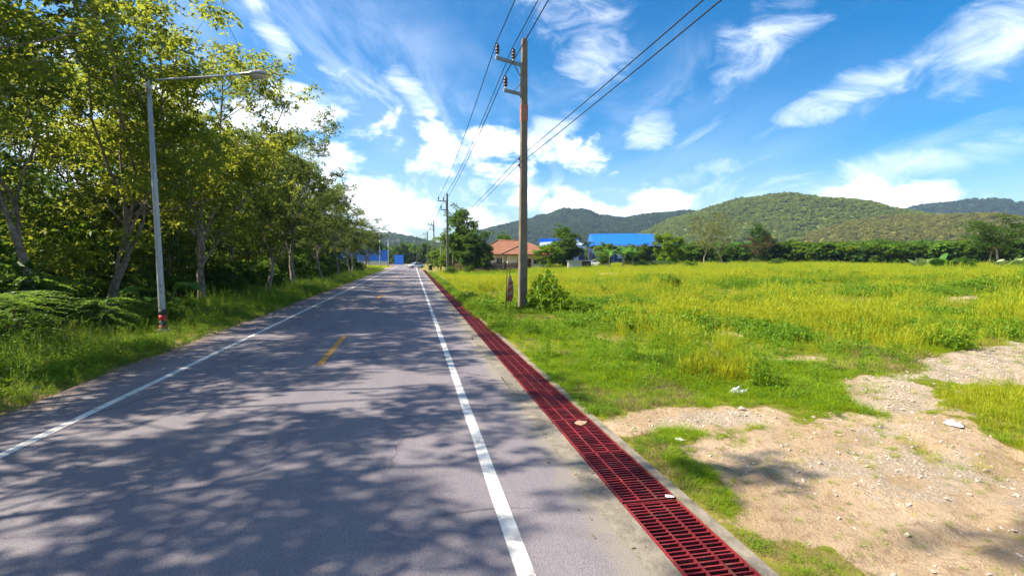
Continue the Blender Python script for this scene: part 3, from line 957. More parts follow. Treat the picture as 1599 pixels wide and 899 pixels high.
SHRUB = {
    'feather': shrub_mesh('feather', 1, 1.5, 1.5, 130, 0.17, 0.045, 'leaf_fern', 'frond'),
    'broad': shrub_mesh('broad', 2, 0.9, 1.1, 170, 0.13, 0.07, 'weed'),
    'mid': shrub_mesh('mid', 3, 1.1, 1.5, 240, 0.15, 0.075, 'leaf_mid'),
    'dark': shrub_mesh('dark', 4, 1.2, 1.7, 260, 0.16, 0.08, 'leaf_dark'),
    'bright': shrub_mesh('bright', 5, 1.0, 1.2, 220, 0.15, 0.08, 'leaf_bright'),
    'olive': shrub_mesh('olive', 6, 1.0, 0.8, 150, 0.11, 0.05, 'grass'),
}


def shrub(key, x, y, s, label, group=None, rz=0.0, name='shrub', cat='shrub', z=None):
    zz = float(ground_z(x, y)) if z is None else z
    t = thing(name, label, cat, (x, y, zz - 0.03), rz, group, s)
    fm, sm = SHRUB[key]
    obj('foliage', fm, t)
    obj('stem', sm, t)
    return t


shrub('feather', -10.6, 15.6, (1.15, 1.15, 1.0), 'large feathery fern-like shrub at the left frame edge beside the verge', rz=0.3, name='feathery_shrub')
shrub('feather', -12.0, 18.8, (1.1, 1.1, 1.25), 'taller feathery shrub behind the one at the left frame edge', rz=1.9, name='feathery_shrub')
shrub('feather', -9.9, 18.9, 0.75, 'small feathery shrub just left of the near street lamp base', rz=2.9, name='feathery_shrub')
shrub('bright', -8.9, 20.9, (0.75, 0.75, 0.7), 'sunlit yellow-green shrub right behind the near street lamp base', rz=0.3)
shrub('mid', -13.8, 20.5, 1.2, 'leafy green shrub in the shade behind the feathery shrubs', rz=0.3)
for (x, y, k, s) in [(-11.9, 26.0, 'dark', 0.9), (-9.6, 25.0, 'bright', 0.6), (-12.4, 30.5, 'mid', 1.1), (-11.6, 34.5, 'dark', 1.2), (-10.8, 41.5, 'mid', 1.0), (-12.0, 45.5, 'dark', 1.4),
                     (-11.4, 51.5, 'mid', 1.2), (-12.2, 57, 'dark', 1.7), (-10.6, 62.5, 'mid', 1.3), (-11.4, 68, 'dark', 1.7), (-10.8, 74.5, 'dark', 1.6), (-11.2, 82, 'mid', 1.6), (-10.2, 90, 'dark', 1.6),
                     (-11.8, 38, 'dark', 1.5), (-14.5, 29, 'dark', 1.5), (-14.8, 24.5, 'dark', 1.4), (-16.0, 21, 'mid', 1.5), (-11.0, 98, 'dark', 1.6), (-10.2, 105, 'mid', 1.2)]:
    shrub(k, x, y, s, 'leafy shrub under the trees along the left wood edge', 'shrubs under the left wood', rz=x * y)


# ---- big-leaved plants (taro, banana)
def big_leaf(L, W, arch, fold=0.25, n=8, split=0.0, r=None):
    """one blade along +X rising then arching, V-folded"""
    V, F = [], []
    for i in range(n + 1):
        t = i / n
        w_ = W * math.sin(math.pi * min(1, t * 0.93 + 0.07)) ** 0.7 * 0.5
        z = L * (0.35 * t - arch * t * t)
        rag = 1.0 if r is None else 1 - split * r.random()
        for sgn in (-1, 0, 1):
            V.append((t * L * 0.95, sgn * w_ * (rag if sgn else 1), z + abs(sgn) * w_ * fold))
    for i in range(n):
        a = i * 3
        F += [(a, a + 1, a + 4, a + 3), (a + 1, a + 2, a + 5, a + 4)]
    return V, F


def leafy_plant(name, label, cat, x, y, nleaf, stalk, L, W, arch, mat, seed, group=None, z=None, stem=None, el=(0.5, 1.2), sc=1.0, tilt=0.2):
    r = random.Random(seed)
    zz = float(ground_z(x, y)) if z is None else z
    t = thing(name, label, cat, (x, y, zz - 0.02), r.uniform(0, 6), group, sc)
    if stem:
        MB().tube([(0, 0, -0.05), (0.03, 0.02, stem * 0.5), (0.0, 0.05, stem)], [0.16, 0.13, 0.09], 9).build('stem', M['bark_tan'], t, True)
    for i in range(nleaf):
        a = i * 2.4 + r.uniform(-0.3, 0.3)
        e = r.uniform(*el)
        st = stalk * r.uniform(0.6, 1.1)
        base = Vector((0, 0, stem or 0.0))
        d = Vector((math.cos(a) * math.cos(e), math.sin(a) * math.cos(e), math.sin(e)))
        p = base + d * st
        V, F = big_leaf(L * r.uniform(0.8, 1.15), W * r.uniform(0.85, 1.1), arch * r.uniform(0.7, 1.3), r=r, split=0.25 if stem else 0.05)
        Mx = Matrix.Translation(p) @ Matrix.Rotation(a, 4, 'Z') @ Matrix.Rotation(-e * (0.75 if stem else tilt), 4, 'Y')
        m2 = MB().add([Mx @ Vector(v) for v in V], F)
        lf = m2.build('leaf', M[mat], t, True)
        MB().tube([base, base + d * st * 0.5 + Vector((0, 0, 0.03)), p], [0.03, 0.022, 0.014], 6).build('stalk', M['leaf_stalk'], lf, True)
    return t


M['leaf_stalk'] = surf('leaf_stalk', (0.12, 0.2, 0.04), (0.09, 0.15, 0.03), 5, 0.6)
M['big_leaf'] = leaf_mat('big_leaf', (0.05, 0.14, 0.02), (0.08, 0.2, 0.025), (0.12, 0.26, 0.03), None, 0.35, (0.25, 0.45, 0.03), 0.35, spec=0.4)
M['big_leaf_pale'] = leaf_mat('big_leaf_pale', (0.20, 0.30, 0.10), (0.28, 0.38, 0.14), (0.36, 0.44, 0.2), None, 0.3, (0.4, 0.5, 0.15), 0.35, spec=0.5)
leafy_plant('big_leaf_plant', 'big-leaved plant with broad drooping leaves right behind the near street lamp', 'plant', -10.0, 23.2, 7, 1.3, 1.15, 0.75, 0.55, 'big_leaf', 4)
leafy_plant('big_leaf_plant', 'big-leaved plant in the shade at the upper left frame edge', 'plant', -14.2, 18.4, 8, 2.4, 0.9, 0.5, 0.4, 'big_leaf', 5)

# dense undergrowth deeper in the wood
def clump_leaves(seed, n, rad, L, W, mat, nm, flat=0.8):
    r = np.random.default_rng(seed)
    C = rdir(n, r) * (r.random((n, 1)) ** 0.4) * rad * np.array([1, 1, flat])
    V, F = leaf_cloud(C, rad * 0.25, 7, L, W, seed, 7)
    return source(nm, new_mesh(nm, V, F, M[mat]))


UG = [clump_leaves(31, 60, 1.0, 0.24, 0.11, 'leaf_dark', 'ug0'), clump_leaves(32, 55, 1.0, 0.22, 0.1, 'leaf_mid', 'ug1'), clump_leaves(33, 50, 1.0, 0.2, 0.09, 'leaf_rubber', 'ug2')]
r = np.random.default_rng(77)
N = 2600
ux = -13.0 - r.random(N) ** 0.9 * 30
uy = r.uniform(8, 112, N)
uz = r.random(N) ** 1.6 * 6.5 + 0.2
keep = (np.arctan2(ux, uy) > R(-44))
keep &= ~((ux > -16) & (uz > 2.8) & (r.random(N) < 0.7))
ux, uy, uz = ux[keep], uy[keep], uz[keep]
n = len(ux)
sc = r.uniform(0.8, 1.5, n)
scatter('undergrowth', np.stack([ux, uy, uz], 1), np.stack([r.uniform(-.4, .4, n), r.uniform(-.4, .4, n), r.uniform(0, 6.28, n)], 1),
        np.stack([sc, sc, sc * 0.9], 1), r.choice([0, 1, 1, 2, 2], n), UG, 'dense tangled undergrowth filling the shaded left wood', 'undergrowth')


# ------------------------------------------------------------------ grass
def tuft(seed, nb, h, spread, w, mat, nm, lean=0.5, stalks=0, stalk_h=1.6, leafy=0):
    r = np.random.default_rng(seed)
    Vs, Fs, o = [], [], 0
    def blade(p, d, hh, ww, bend, k=3):
        nonlocal o
        t = np.linspace(0, 1, k + 1)
        side = np.array([-d[1], d[0], 0]) * ww * 0.5
        ax = p + np.outer(t * hh, [0, 0, 1.0]) * (1 - 0.35 * bend * t[:, None]) + np.outer(t ** 1.8 * hh * bend, [d[0], d[1], 0])
        wd = (1 - t ** 1.5)[:, None]
        L_, R_ = ax - side * wd, ax + side * wd
        v = np.concatenate([np.stack([L_[:-1], R_[:-1]], 1).reshape(-1, 3), ax[-1:]])
        f = [(2 * i, 2 * i + 1, 2 * i + 3, 2 * i + 2) for i in range(k - 1)] + [(2 * k - 2, 2 * k - 1, 2 * k)]
        Vs.append(v); Fs.extend([tuple(i + o for i in q) for q in f]); o += len(v)
    for i in range(nb):
        a = r.uniform(0, 6.28)
        q = r.random() ** 0.6 * spread
        p = np.array([math.cos(a) * q, math.sin(a) * q, -0.03])
        a2 = a + r.normal(0, 0.9)
        blade(p, (math.cos(a2), math.sin(a2)), h * r.uniform(0.5, 1.15), w * r.uniform(0.7, 1.2), lean * r.uniform(0.2, 1.4))
    for i in range(stalks):
        a = r.uniform(0, 6.28); q = r.random() * spread
        p = np.array([math.cos(a) * q, math.sin(a) * q, 0]); a2 = r.uniform(0, 6.28)
        hh = h * stalk_h * r.uniform(0.75, 1.1)
        blade(p, (math.cos(a2), math.sin(a2)), hh, 0.007, 0.18, 3)
        top = p + np.array([math.cos(a2) * hh * 0.17, math.sin(a2) * hh * 0.17, hh * 0.93])
        for j in range(4):
            a3 = r.uniform(0, 6.28)
            blade(top - np.array([0, 0, 0.05 * j]), (math.cos(a3), math.sin(a3)), 0.10, 0.012, 0.7, 2)
    if leafy:
        C = np.stack([r.normal(0, spread * 0.6, leafy), r.normal(0, spread * 0.6, leafy), r.uniform(0.02, h * 0.9, leafy)], 1)
        D = rdir(leafy, r); D[:, 2] = np.abs(D[:, 2]) * 0.4
        v, f = leaves(C, D, 0.07 * r.uniform(0.6, 1.3, leafy), 0.04, 0.1, r=r)
        Vs.append(v); Fs.extend([tuple(i + o for i in q) for q in f]); o += len(v)
    me = new_mesh(nm, np.concatenate(Vs), Fs, M[mat])
    return source(nm, me)


GR = [tuft(41, 46, 0.17, 0.17, 0.010, 'grass', 'g0', 0.7),
      tuft(42, 50, 0.27, 0.22, 0.010, 'grass', 'g1', 1.4),
      tuft(43, 50, 0.25, 0.26, 0.009, 'grass_yellow', 'g2', 1.5, 5, 1.7),
      tuft(44, 50, 0.30, 0.30, 0.010, 'grass_yellow', 'g3', 1.6, 9, 1.7),
      tuft(45, 10, 0.26, 0.22, 0.011, 'weed', 'g4', 0.5, 0, 1, 70),
      tuft(46, 26, 0.20, 0.18, 0.008, 'dry', 'g5', 0.9),
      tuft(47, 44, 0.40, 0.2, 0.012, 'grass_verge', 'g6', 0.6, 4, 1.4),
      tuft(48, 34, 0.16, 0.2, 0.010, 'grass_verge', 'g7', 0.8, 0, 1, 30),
      tuft(49, 80, 0.40, 0.6, 0.026, 'grass_yellow', 'g8', 1.5, 14, 1.6),
      tuft(50, 80, 0.36, 0.6, 0.03, 'grass', 'g9', 1.5, 6, 1.6),
      tuft(51, 9, 0.75, 0.12, 0.012, 'weed', 'g10', 0.35, 5, 1.15, 55)]


def put_grass(name, P, idx, sc, label):
    n = len(P)
    r = np.random.default_rng(len(P))
    scatter(name, P, np.stack([r.normal(0, .1, n), r.normal(0, .1, n), r.uniform(0, 6.28, n)], 1), np.stack([sc, sc, sc * r.uniform(0.8, 1.2, n)], 1), idx, GR, label, 'grass')


def field_pts(x0, x1, y0, y1, per, seed):
    r = np.random.default_rng(seed)
    n = int((x1 - x0) * (y1 - y0) * per)
    x, y = r.uniform(x0, x1, n), r.uniform(y0, y1, n)
    a = np.arctan2(x, y)
    k = (a < R(60)) & (a > R(-12))
    return x[k], y[k], r


def tallness(x, y):
    """0 short lush, 1 tall seeding grass; meadows are short by the drain and track"""
    d = np.clip((x - 2.7) / 5.0, 0, 1)
    t = fbm(x * 0.22, y * 0.22, 33, 4)
    return np.clip((t - 0.5) * 3.0 + d * 0.9 - 0.25 + sstep(14, 30, np.hypot(x, y)) * 0.25, 0, 1) * (0.45 + 0.55 * sstep(8, 17, np.hypot(x, y)))


PX, PY, PI_, PS = [], [], [], []
for (x0, x1, y0, y1, per, seed, rmin, rmax) in [(2.75, 18, 1, 14, 190, 61, 0, 13), (2.75, 34, 2, 30, 38, 62, 13, 28), (2.75, 70, 4, 60, 12, 63, 28, 55)]:
    x, y, r = field_pts(x0, x1, y0, y1, per, seed)
    rr = np.hypot(x, y)
    dm = dirt_field(x, y)
    bare = r.random(len(x)) < np.clip(dm * 1.2 - 0.04, 0, 0.84)
    hole = fbm(x * 0.7, y * 0.7, 51, 3)
    k = (rr >= rmin) & (rr < rmax) & ~bare & (hole > 0.24)
    x, y, rr, dm = x[k], y[k], rr[k], dm[k]
    n = len(x)
    t = tallness(x, y)
    u = r.random(n)
    yel = np.clip(fbm(x * 0.3 + 5, y * 0.3, 71, 4) * 3.4 - 1.2 + t * 0.2, 0, 0.95)
    idx = np.where(t < 0.35, np.where(u < 0.55, 0, np.where(u < 0.85, 1, 4)), np.where(u < yel * 0.85, np.where(u < yel * 0.5, 2, 3), np.where(u < 0.85, np.where(r.random(n) < 0.35, 0, 1), 4)))
    brown = fbm(x * 0.5 + 3, y * 0.5, 93, 3)
    idx = np.where((brown > 0.60) & (r.random(n) < 0.6), 5, idx)
    idx = np.where(r.random(n) < 0.04 + 0.4 * np.clip(dm, 0, 1), np.where(r.random(n) < 0.45, 5, 0), idx)
    near = np.clip(dm, 0, 1)
    sc = r.uniform(0.7, 1.15, n) * (1 - 0.6 * near) * (0.72 + 0.38 * sstep(6, 16, rr)) * (0.75 + 0.5 * t) * (0.42 + 1.9 * fbm(x * 0.42, y * 0.42, 88, 4) ** 1.6)
    wd = fbm(x * 0.3 + 11, y * 0.3, 97, 3)
    pk = (wd > 0.60) & (r.random(n) < 0.45) & (dm < 0.3) & (rr > 15)
    idx = np.where(pk, 4, idx); sc = np.where(pk, sc * 1.35, sc)
    sc = np.where((idx == 4) & (rr < 15), sc * 0.6, sc)
    tw = (r.random(n) < 0.012) & (rr > 10) & (dm < 0.2)
    idx = np.where(tw, 10, idx); sc = np.where(tw, r.uniform(0.6, 1.3, n), sc)
    isl = (blob(x, y, 9.3, 5.9, 3.2, 2.0, 0.6) > 0)
    sc = np.where(isl, sc * 0.38, sc); idx = np.where(isl & (r.random(n) < 0.6), np.where(r.random(n) < 0.75, 0, 5), idx)
    sc = np.where((x < 3.7) & (y < 7.2), sc * 0.72, sc)
    sc = np.where(np.hypot(x - 4.8, y - 22.3) < 1.3, sc * 0.6, sc)
    edge = np.clip((x - 2.75) / 0.7, 0.85, 1)
    PX.append(x); PY.append(y); PI_.append(idx); PS.append(sc * edge)
# grass leaning over the kerb past the bare ground
r = np.random.default_rng(66)
y = 7.4 + r.random(2600) ** 1.4 * 80
x = 2.64 + r.random(2600) ** 1.5 * 0.5
k = fbm(x * 0, y * 0.7, 43, 3) > 0.36
PX.append(x[k]); PY.append(y[k]); PI_.append(r.choice([0, 1, 1, 4], int(k.sum()))); PS.append(r.uniform(0.5, 1.05, int(k.sum())) * np.clip((y[k] - 5) / 14, 0.4, 1.1))
x, y, idx, sc = map(np.concatenate, (PX, PY, PI_, PS))
put_grass('field_grass', np.stack([x, y, ground_z(x, y)], 1), idx, sc, 'bright yellow-green grass of the open field right of the drain')

x, y, r = field_pts(4, 130, 30, 120, 4.2, 64)
rr = np.hypot(x, y)
k = (rr > 50) & (rr < 120) & (dirt_field(x, y) < 0.4) & ~((x < 22) & (y > 91)) & ~((x > 12) & (x < 30) & (y > 94))
x, y = x[k], y[k]
n = len(x)
yel = np.clip(fbm(x * 0.07 + 5, y * 0.07, 71, 4) * 2.6 - 0.7, 0.05, 0.95)
fidx = np.where(r.random(n) < yel, 8, 9)
fidx = np.where(r.random(n) < 0.05, 10, fidx)
put_grass('far_grass', np.stack([x, y, ground_z(x, y)], 1), fidx, r.uniform(0.6, 1.1, n) * (0.6 + 0.9 * fbm(x * 0.15, y * 0.15, 19, 3)) * np.clip(0.8 + (x - 20) / 80, 0.75, 1.3), 'yellow-green grass reaching back to the house and trees')

# left verge
r = np.random.default_rng(91)
N = 15000
x = -6.35 - r.random(N) ** 1.15 * 5.2
y = 6 + r.random(N) ** 1.5 * 118
k = (np.arctan2(x, y) > R(-44))
x, y = x[k], y[k]
n = len(x)
ed = np.clip((-6.3 - x) / 1.2, 0, 1)
u = r.random(n)
vp = fbm(x * 0.55, y * 0.35, 29, 3)
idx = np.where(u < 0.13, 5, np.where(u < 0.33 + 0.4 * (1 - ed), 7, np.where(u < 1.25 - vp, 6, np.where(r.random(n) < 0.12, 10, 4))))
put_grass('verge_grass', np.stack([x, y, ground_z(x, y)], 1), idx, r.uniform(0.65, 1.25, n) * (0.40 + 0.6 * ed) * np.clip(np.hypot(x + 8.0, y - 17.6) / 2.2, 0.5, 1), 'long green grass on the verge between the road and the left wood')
x = -8 - r.random(2600) * 26
y = r.uniform(104, 172, 2600)
k = (x < road_shift(y) - 7)
x, y = x[k], y[k]
put_grass('opening_grass', np.stack([x, y, ground_z(x, y)], 1), np.where(r.random(len(x)) < 0.5, 8, 9), r.uniform(0.7, 1.1, len(x)), 'sunlit grass in the opening before the blue sheet wall')

# gravel on the bare track
def pebble(seed):
    r = np.random.default_rng(seed)
    V = np.array([(x, y, z) for x in (-1, 0, 1) for y in (-1, 0, 1) for z in (-1, 0, 1) if (x, y, z) != (0, 0, 0)], float)
    import itertools
    t = (1 + 5 ** 0.5) / 2
    V = np.array([(-1, t, 0), (1, t, 0), (-1, -t, 0), (1, -t, 0), (0, -1, t), (0, 1, t), (0, -1, -t), (0, 1, -t), (t, 0, -1), (t, 0, 1), (-t, 0, -1), (-t, 0, 1)])
    V = V / np.linalg.norm(V, axis=1, keepdims=True) * r.uniform(0.7, 1.15, (12, 1)) * np.array([1.2, 0.9, 0.6])
    F = [(0, 11, 5), (0, 5, 1), (0, 1, 7), (0, 7, 10), (0, 10, 11), (1, 5, 9), (5, 11, 4), (11, 10, 2), (10, 7, 6), (7, 1, 8), (3, 9, 4), (3, 4, 2), (3, 2, 6), (3, 6, 8), (3, 8, 9), (4, 9, 5), (2, 4, 11), (6, 2, 10), (8, 6, 7), (9, 8, 1)]
    return source('pebble_src%d' % seed, new_mesh('pebble%d' % seed, V, F, M['stone']))


PB = [pebble(1), pebble(2)]
r = np.random.default_rng(17)
x, y = r.uniform(2.8, 20, 60000), r.uniform(2, 13, 60000)
gp = gravel_field(x, y) * dirt_field(x, y) * (fbm(x * 1.6, y * 1.6, 77, 3) > 0.42)
k = r.random(60000) < gp ** 1.3 * 0.9 + 0.11 * dirt_field(x, y)
x, y = x[k], y[k]
n = len(x)
s = 0.005 + 0.024 * r.random(n) ** 4.5
scatter('gravel', np.stack([x, y, ground_z(x, y) + s * 0.2], 1), r.uniform(0, 6.28, (n, 3)) * np.array([.1, .1, 1]), np.stack([s, s, s], 1), r.integers(0, 2, n), PB, 'loose pale gravel on the bare track beside the drain', 'gravel')

# fallen leaves along both road edges and on the drain
lv_, lf_ = leaves(np.zeros((1, 3)), np.array([[1.0, 0, 0.05]]), 1.0, 0.5, 0.02)
LF = [source('fallen_leaf_src', new_mesh('fallen_leaf', lv_, lf_, M['dry']))]
r = np.random.default_rng(55)
n = 750
e_ = r.random(n)
x = np.where(e_ < 0.55, -5.1 - r.random(n) ** 0.7 * 1.3, np.where(e_ < 0.62, 1.5 + r.random(n) * 0.45, -5.6 - r.random(n) * 0.8))
y = 3 + r.random(n) ** 1.6 * 45
s_ = r.uniform(0.03, 0.07, n)
scatter('fallen_leaves', np.stack([x, y, np.full(n, 0.012)], 1), np.stack([r.normal(0, .2, n), r.normal(0, .2, n), r.uniform(0, 6.28, n)], 1), np.stack([s_, s_, s_], 1), np.zeros(n), LF, 'dry fallen leaves strewn along the road edges', 'leaves')

# ------------------------------------------------------------------ drain grates
PANEL = 1.30
def grate_meshes():
    w, l = DRAIN1 - DRAIN0 - 0.012, PANEL - 0.014
    fr = MB().box(0, 0.016, 0, l, -0.045, 0.012).box(w - 0.016, w, 0, l, -0.045, 0.012).box(0.0165, w - 0.0165, 0, 0.012, -0.045, 0.010).box(0.0165, w - 0.0165, l - 0.012, l, -0.045, 0.010)
    rail = MB().box(-0.007, 0.007, 0.0125, l - 0.0125, -0.04, 0.008)
    bar = MB().box(0.0165, w - 0.0165, -0.0075, 0.0075, -0.060, 0.006)
    allbars = MB()
    nb = 22
    ys = [l * (k + 0.5) / nb for k in range(nb)]
    for q in ys:
        allbars.box(0.0165, w - 0.0165, q - 0.0075, q + 0.0075, -0.060, 0.006)
    return (fr.mesh('frame', M['red_paint']), rail.mesh('rail', M['red_paint']), bar.mesh('bar', M['red_paint']), allbars.mesh('bars', M['red_paint']), ys, w)


gf, gr_, gb, gall, gys, gw = grate_meshes()
ordn = ['nearest', 'second nearest', 'third nearest', 'fourth nearest', 'fifth nearest', 'sixth nearest', 'seventh nearest', 'eighth nearest', 'ninth nearest', 'tenth nearest']
y0 = 4.60 - 2 * PANEL
i = 0
rs = random.Random(8)
vis = 0
while y0 < 112:
    if y0 + PANEL > 3.3:
        lb = ('%s red-painted steel drain grate along the road edge' % ordn[vis]) if vis < 10 else 'red-painted steel drain grate farther along the road edge'
        vis += 1
    else:
        lb = 'red-painted steel drain grate cut off by the bottom frame edge'
    t = thing('drain_grate', lb, 'grate', (DRAIN0 + 0.006, y0 + 0.007, 0.004 + rs.uniform(-0.003, 0.004)), 0, 'red drain grates along the road')
    t.rotation_euler = (R(rs.uniform(-.3, .3)), R(rs.uniform(-.4, .4)), 0)
    obj('frame', gf, t)
    for q in (1 / 3, 2 / 3):
        obj('rail', gr_, t, (gw * q, 0, 0))
    if y0 < 14:
        for q in gys:
            obj('bar', gb, t, (0, q + rs.uniform(-0.003, 0.003), rs.uniform(-0.003, 0.002)), (R(rs.uniform(-6, 6)), 0, R(rs.uniform(-.7, .7))))
    else:
        tag(obj('bar', gall, t), kind='stuff')
    y0 += PANEL

# ------------------------------------------------------------------ utility poles and lines
POLES = [(5.0, -33.0), (5.0, 23.3), (5.25, 79.5), (5.45, 136.0), (5.3, 190), (1.8, 232)]
PH = 12.35


def chan(mb, a, b, w, h):
    """steel channel from a to b"""
    a, b = Vector(a), Vector(b)
    d = (b - a).normalized(); s = d.cross(Vector((0, 0, 1))).normalized()
    u = s.cross(d)
    v = []
    for p in (a, b):
        for (i, j) in ((-1, -1), (1, -1), (1, 1), (-1, 1)):
            v.append(p + s * w * 0.5 * i + u * h * 0.5 * j)
    mb.add(v, [(3, 2, 1, 0), (4, 5, 6, 7), (0, 1, 5, 4), (1, 2, 6, 5), (2, 3, 7, 6), (3, 0, 4, 7)])


ARM = Vector((-0.90, -0.44, 0)).normalized()
UP_Z, LO_Z = 11.15, 9.85
INS = [(ARM * 1.50, UP_Z), (ARM * 0.62, UP_Z), (ARM * 1.05, LO_Z)]
ITOP = 0.62


def pole_meshes():
    # chamfered tapering square shaft with a sunken panel on each broad face
    mb = MB()
    def ring(z, a, b, c):
        return [(-a, -b + c, z), (-a + c, -b, z), (a - c, -b, z), (a, -b + c, z), (a, b - c, z), (a - c, b, z), (-a + c, b, z), (-a, b - c, z)]
    zs = [-0.3, 0.0, PH - 0.15, PH]
    rr = [ring(zs[0], .195, .195, .03), ring(zs[1], .195, .195, .03), ring(zs[2], .125, .125, .02), ring(zs[3], .105, .105, .02)]
    f = [tuple(range(24, 32))]
    for k in range(3):
        for i in range(8):
            j = (i + 1) % 8
            f.append((k * 8 + i, k * 8 + j, k * 8 + 8 + j, k * 8 + 8 + i))
    mb.add(sum(rr, []), f)
    shaft = mb.mesh('shaft', M['concrete_pole'])
    arms = []
    for z, L in ((UP_Z, 1.60), (LO_Z, 1.15)):
        m = MB()
        chan(m, ARM * 0.10 + Vector((0, 0, z)), ARM * L + Vector((0, 0, z)), 0.09, 0.14)
        arms.append(m.mesh('cross_arm', M['steel_arm']))
    m = MB(); chan(m, ARM * 0.19 + Vector((0, 0, LO_Z - 0.15)), ARM * 0.19 + Vector((0.001, 0, UP_Z + 0.1)), 0.08, 0.08)
    back = m.mesh('back_plate', M['steel_arm'])
    m = MB(); chan(m, ARM * 0.18 + Vector((0, 0, UP_Z - 0.55)), ARM * 0.6 + Vector((0, 0, UP_Z - 0.05)), 0.03, 0.04)
    m2 = MB(); chan(m2, ARM * 0.18 + Vector((0, 0, LO_Z + 0.5)), ARM * 0.6 + Vector((0, 0, LO_Z + 0.05)), 0.03, 0.04)
    braces = [m.mesh('brace', M['steel_arm']), m2.mesh('brace', M['steel_arm'])]
    prof = [(0.05, 0.16), (0.06, 0.17), (0.105, 0.20), (0.075, 0.25), (0.07, 0.29), (0.115, 0.33), (0.08, 0.38), (0.07, 0.42), (0.105, 0.46), (0.075, 0.52), (0.06, 0.58), (0.035, 0.62)]
    ins = MB().lathe(prof, (0, 0, 0), 14).mesh('insulator', M['insulator'], True)
    pin = MB().lathe([(0.045, 0.05), (0.05, 0.1), (0.045, 0.165)], (0, 0, 0), 10).mesh('pin', M['white_ceramic'], True)
    sp = MB().tube([(0.03, 0, PH - 0.02), (0.03, 0, PH + 0.2)], 0.012, 6).lathe([(0.02, 0), (0.045, 0.03), (0.02, 0.07)], (0.03, 0, PH + 0.18), 8).mesh('earth_wire_cap', M['steel_arm'])
    rack = MB().box(-0.19, -0.15, -0.06, 0.06, 6.55, 7.1).lathe([(0.03, 0), (0.05, 0.03), (0.03, 0.06), (0.05, 0.09), (0.03, 0.12)], (-0.225, 0, 6.62), 8).lathe([(0.03, 0), (0.05, 0.03), (0.03, 0.06), (0.05, 0.09), (0.03, 0.12)], (-0.225, 0, 6.92), 8).mesh('cable_rack', M['steel_arm'])
    guard = MB()
    for z, s in ((9.27, 0.166), (8.95, 0.168)):
        guard.box(-s, s, -s, s, z, z + 0.05)
    guard.box(-0.158, 0.158, -0.158, 0.158, 8.65, 9.40)
    return shaft, arms, back, braces, ins, pin, sp, rack, guard.mesh('orange_sleeve', M['orange'])


M['orange'] = surf('orange', (0.42, 0.15, 0.10), (0.36, 0.19, 0.14), 3, 0.8, stain=(0.27, 0.21, 0.17), sscale=3, samt=0.9)
pm = pole_meshes()
plabels = ['utility pole', 'tall concrete utility pole standing in the field beside the torn sign', 'second concrete utility pole along the drain, beside the big tree',
           'third concrete utility pole along the road, before the palm', 'fourth utility pole along the road, small in the distance', 'farthest utility pole at the bend of the road']
for i, (x, y) in enumerate(POLES):
    if i == 0:
        continue
    t = thing('utility_pole', plabels[i], 'utility pole', (x, y, 0), R(0.5 if i == 1 else 0), 'utility poles along the right roadside')
    if i == 1:
        t.rotation_euler = (0, R(0.35), 0)
    shaft, arms, back, braces, ins, pin, sp, rack, sleeve = pm
    obj('shaft', shaft, t)
    for k, a in enumerate(arms):
        ar = obj('cross_arm', a, t)
    obj('back_plate', back, t)
    for b in braces:
        obj('brace', b, t)
    for (d, z) in INS:
        o_ = obj('insulator', ins, t, (d.x, d.y, z))
        obj('pin', pin, o_)
    obj('earth_wire_cap', sp, t)
    if i <= 2:
        obj('cable_rack', rack, t)
    if i == 1:
        tag(obj('sleeve', sleeve, t), 'faded orange painted band below the cross arms')


def line(name, pts3, sag, r, label, cat='power line', group=None, mat='cable', n=20):
    path = []
    for a, b in zip(pts3[:-1], pts3[1:]):
        a, b = Vector(a), Vector(b)
        for k in range(n):
            t = k / n
            p = a.lerp(b, t); p.z -= 4 * sag * t * (1 - t)
            path.append(p)
    path.append(Vector(pts3[-1]))
    m = MB().tube(path, r, 5)
    return tag(m.build(name, M[mat], None, True), label, cat, group)


wl = ['outermost overhead power line over the road side of the poles', 'middle overhead power line on the upper cross arms', 'overhead power line resting on the lower cross arms']
for k, (d, z) in enumerate(INS):
    line('power_line', [(x + d.x, y + d.y, z + ITOP - 0.01) for x, y in POLES], 0.75, 0.020, wl[k], 'power line', 'overhead power lines')
line('earth_wire', [(x + 0.03, y, PH + 0.24) for x, y in POLES], 0.6, 0.007, 'thin earth wire along the very tops of the poles', 'wire')
for k, z in enumerate((6.98, 6.68)):
    line('service_cable', [(x - 0.225, y, (z if j else 6.85 + (z - 6.83) * 0.3)) for j, (x, y) in enumerate(POLES[:3])], 0.35, 0.014, ['upper', 'lower'][k] + ' of two service cables running halfway up the poles', 'cable', 'service cables halfway up the poles')

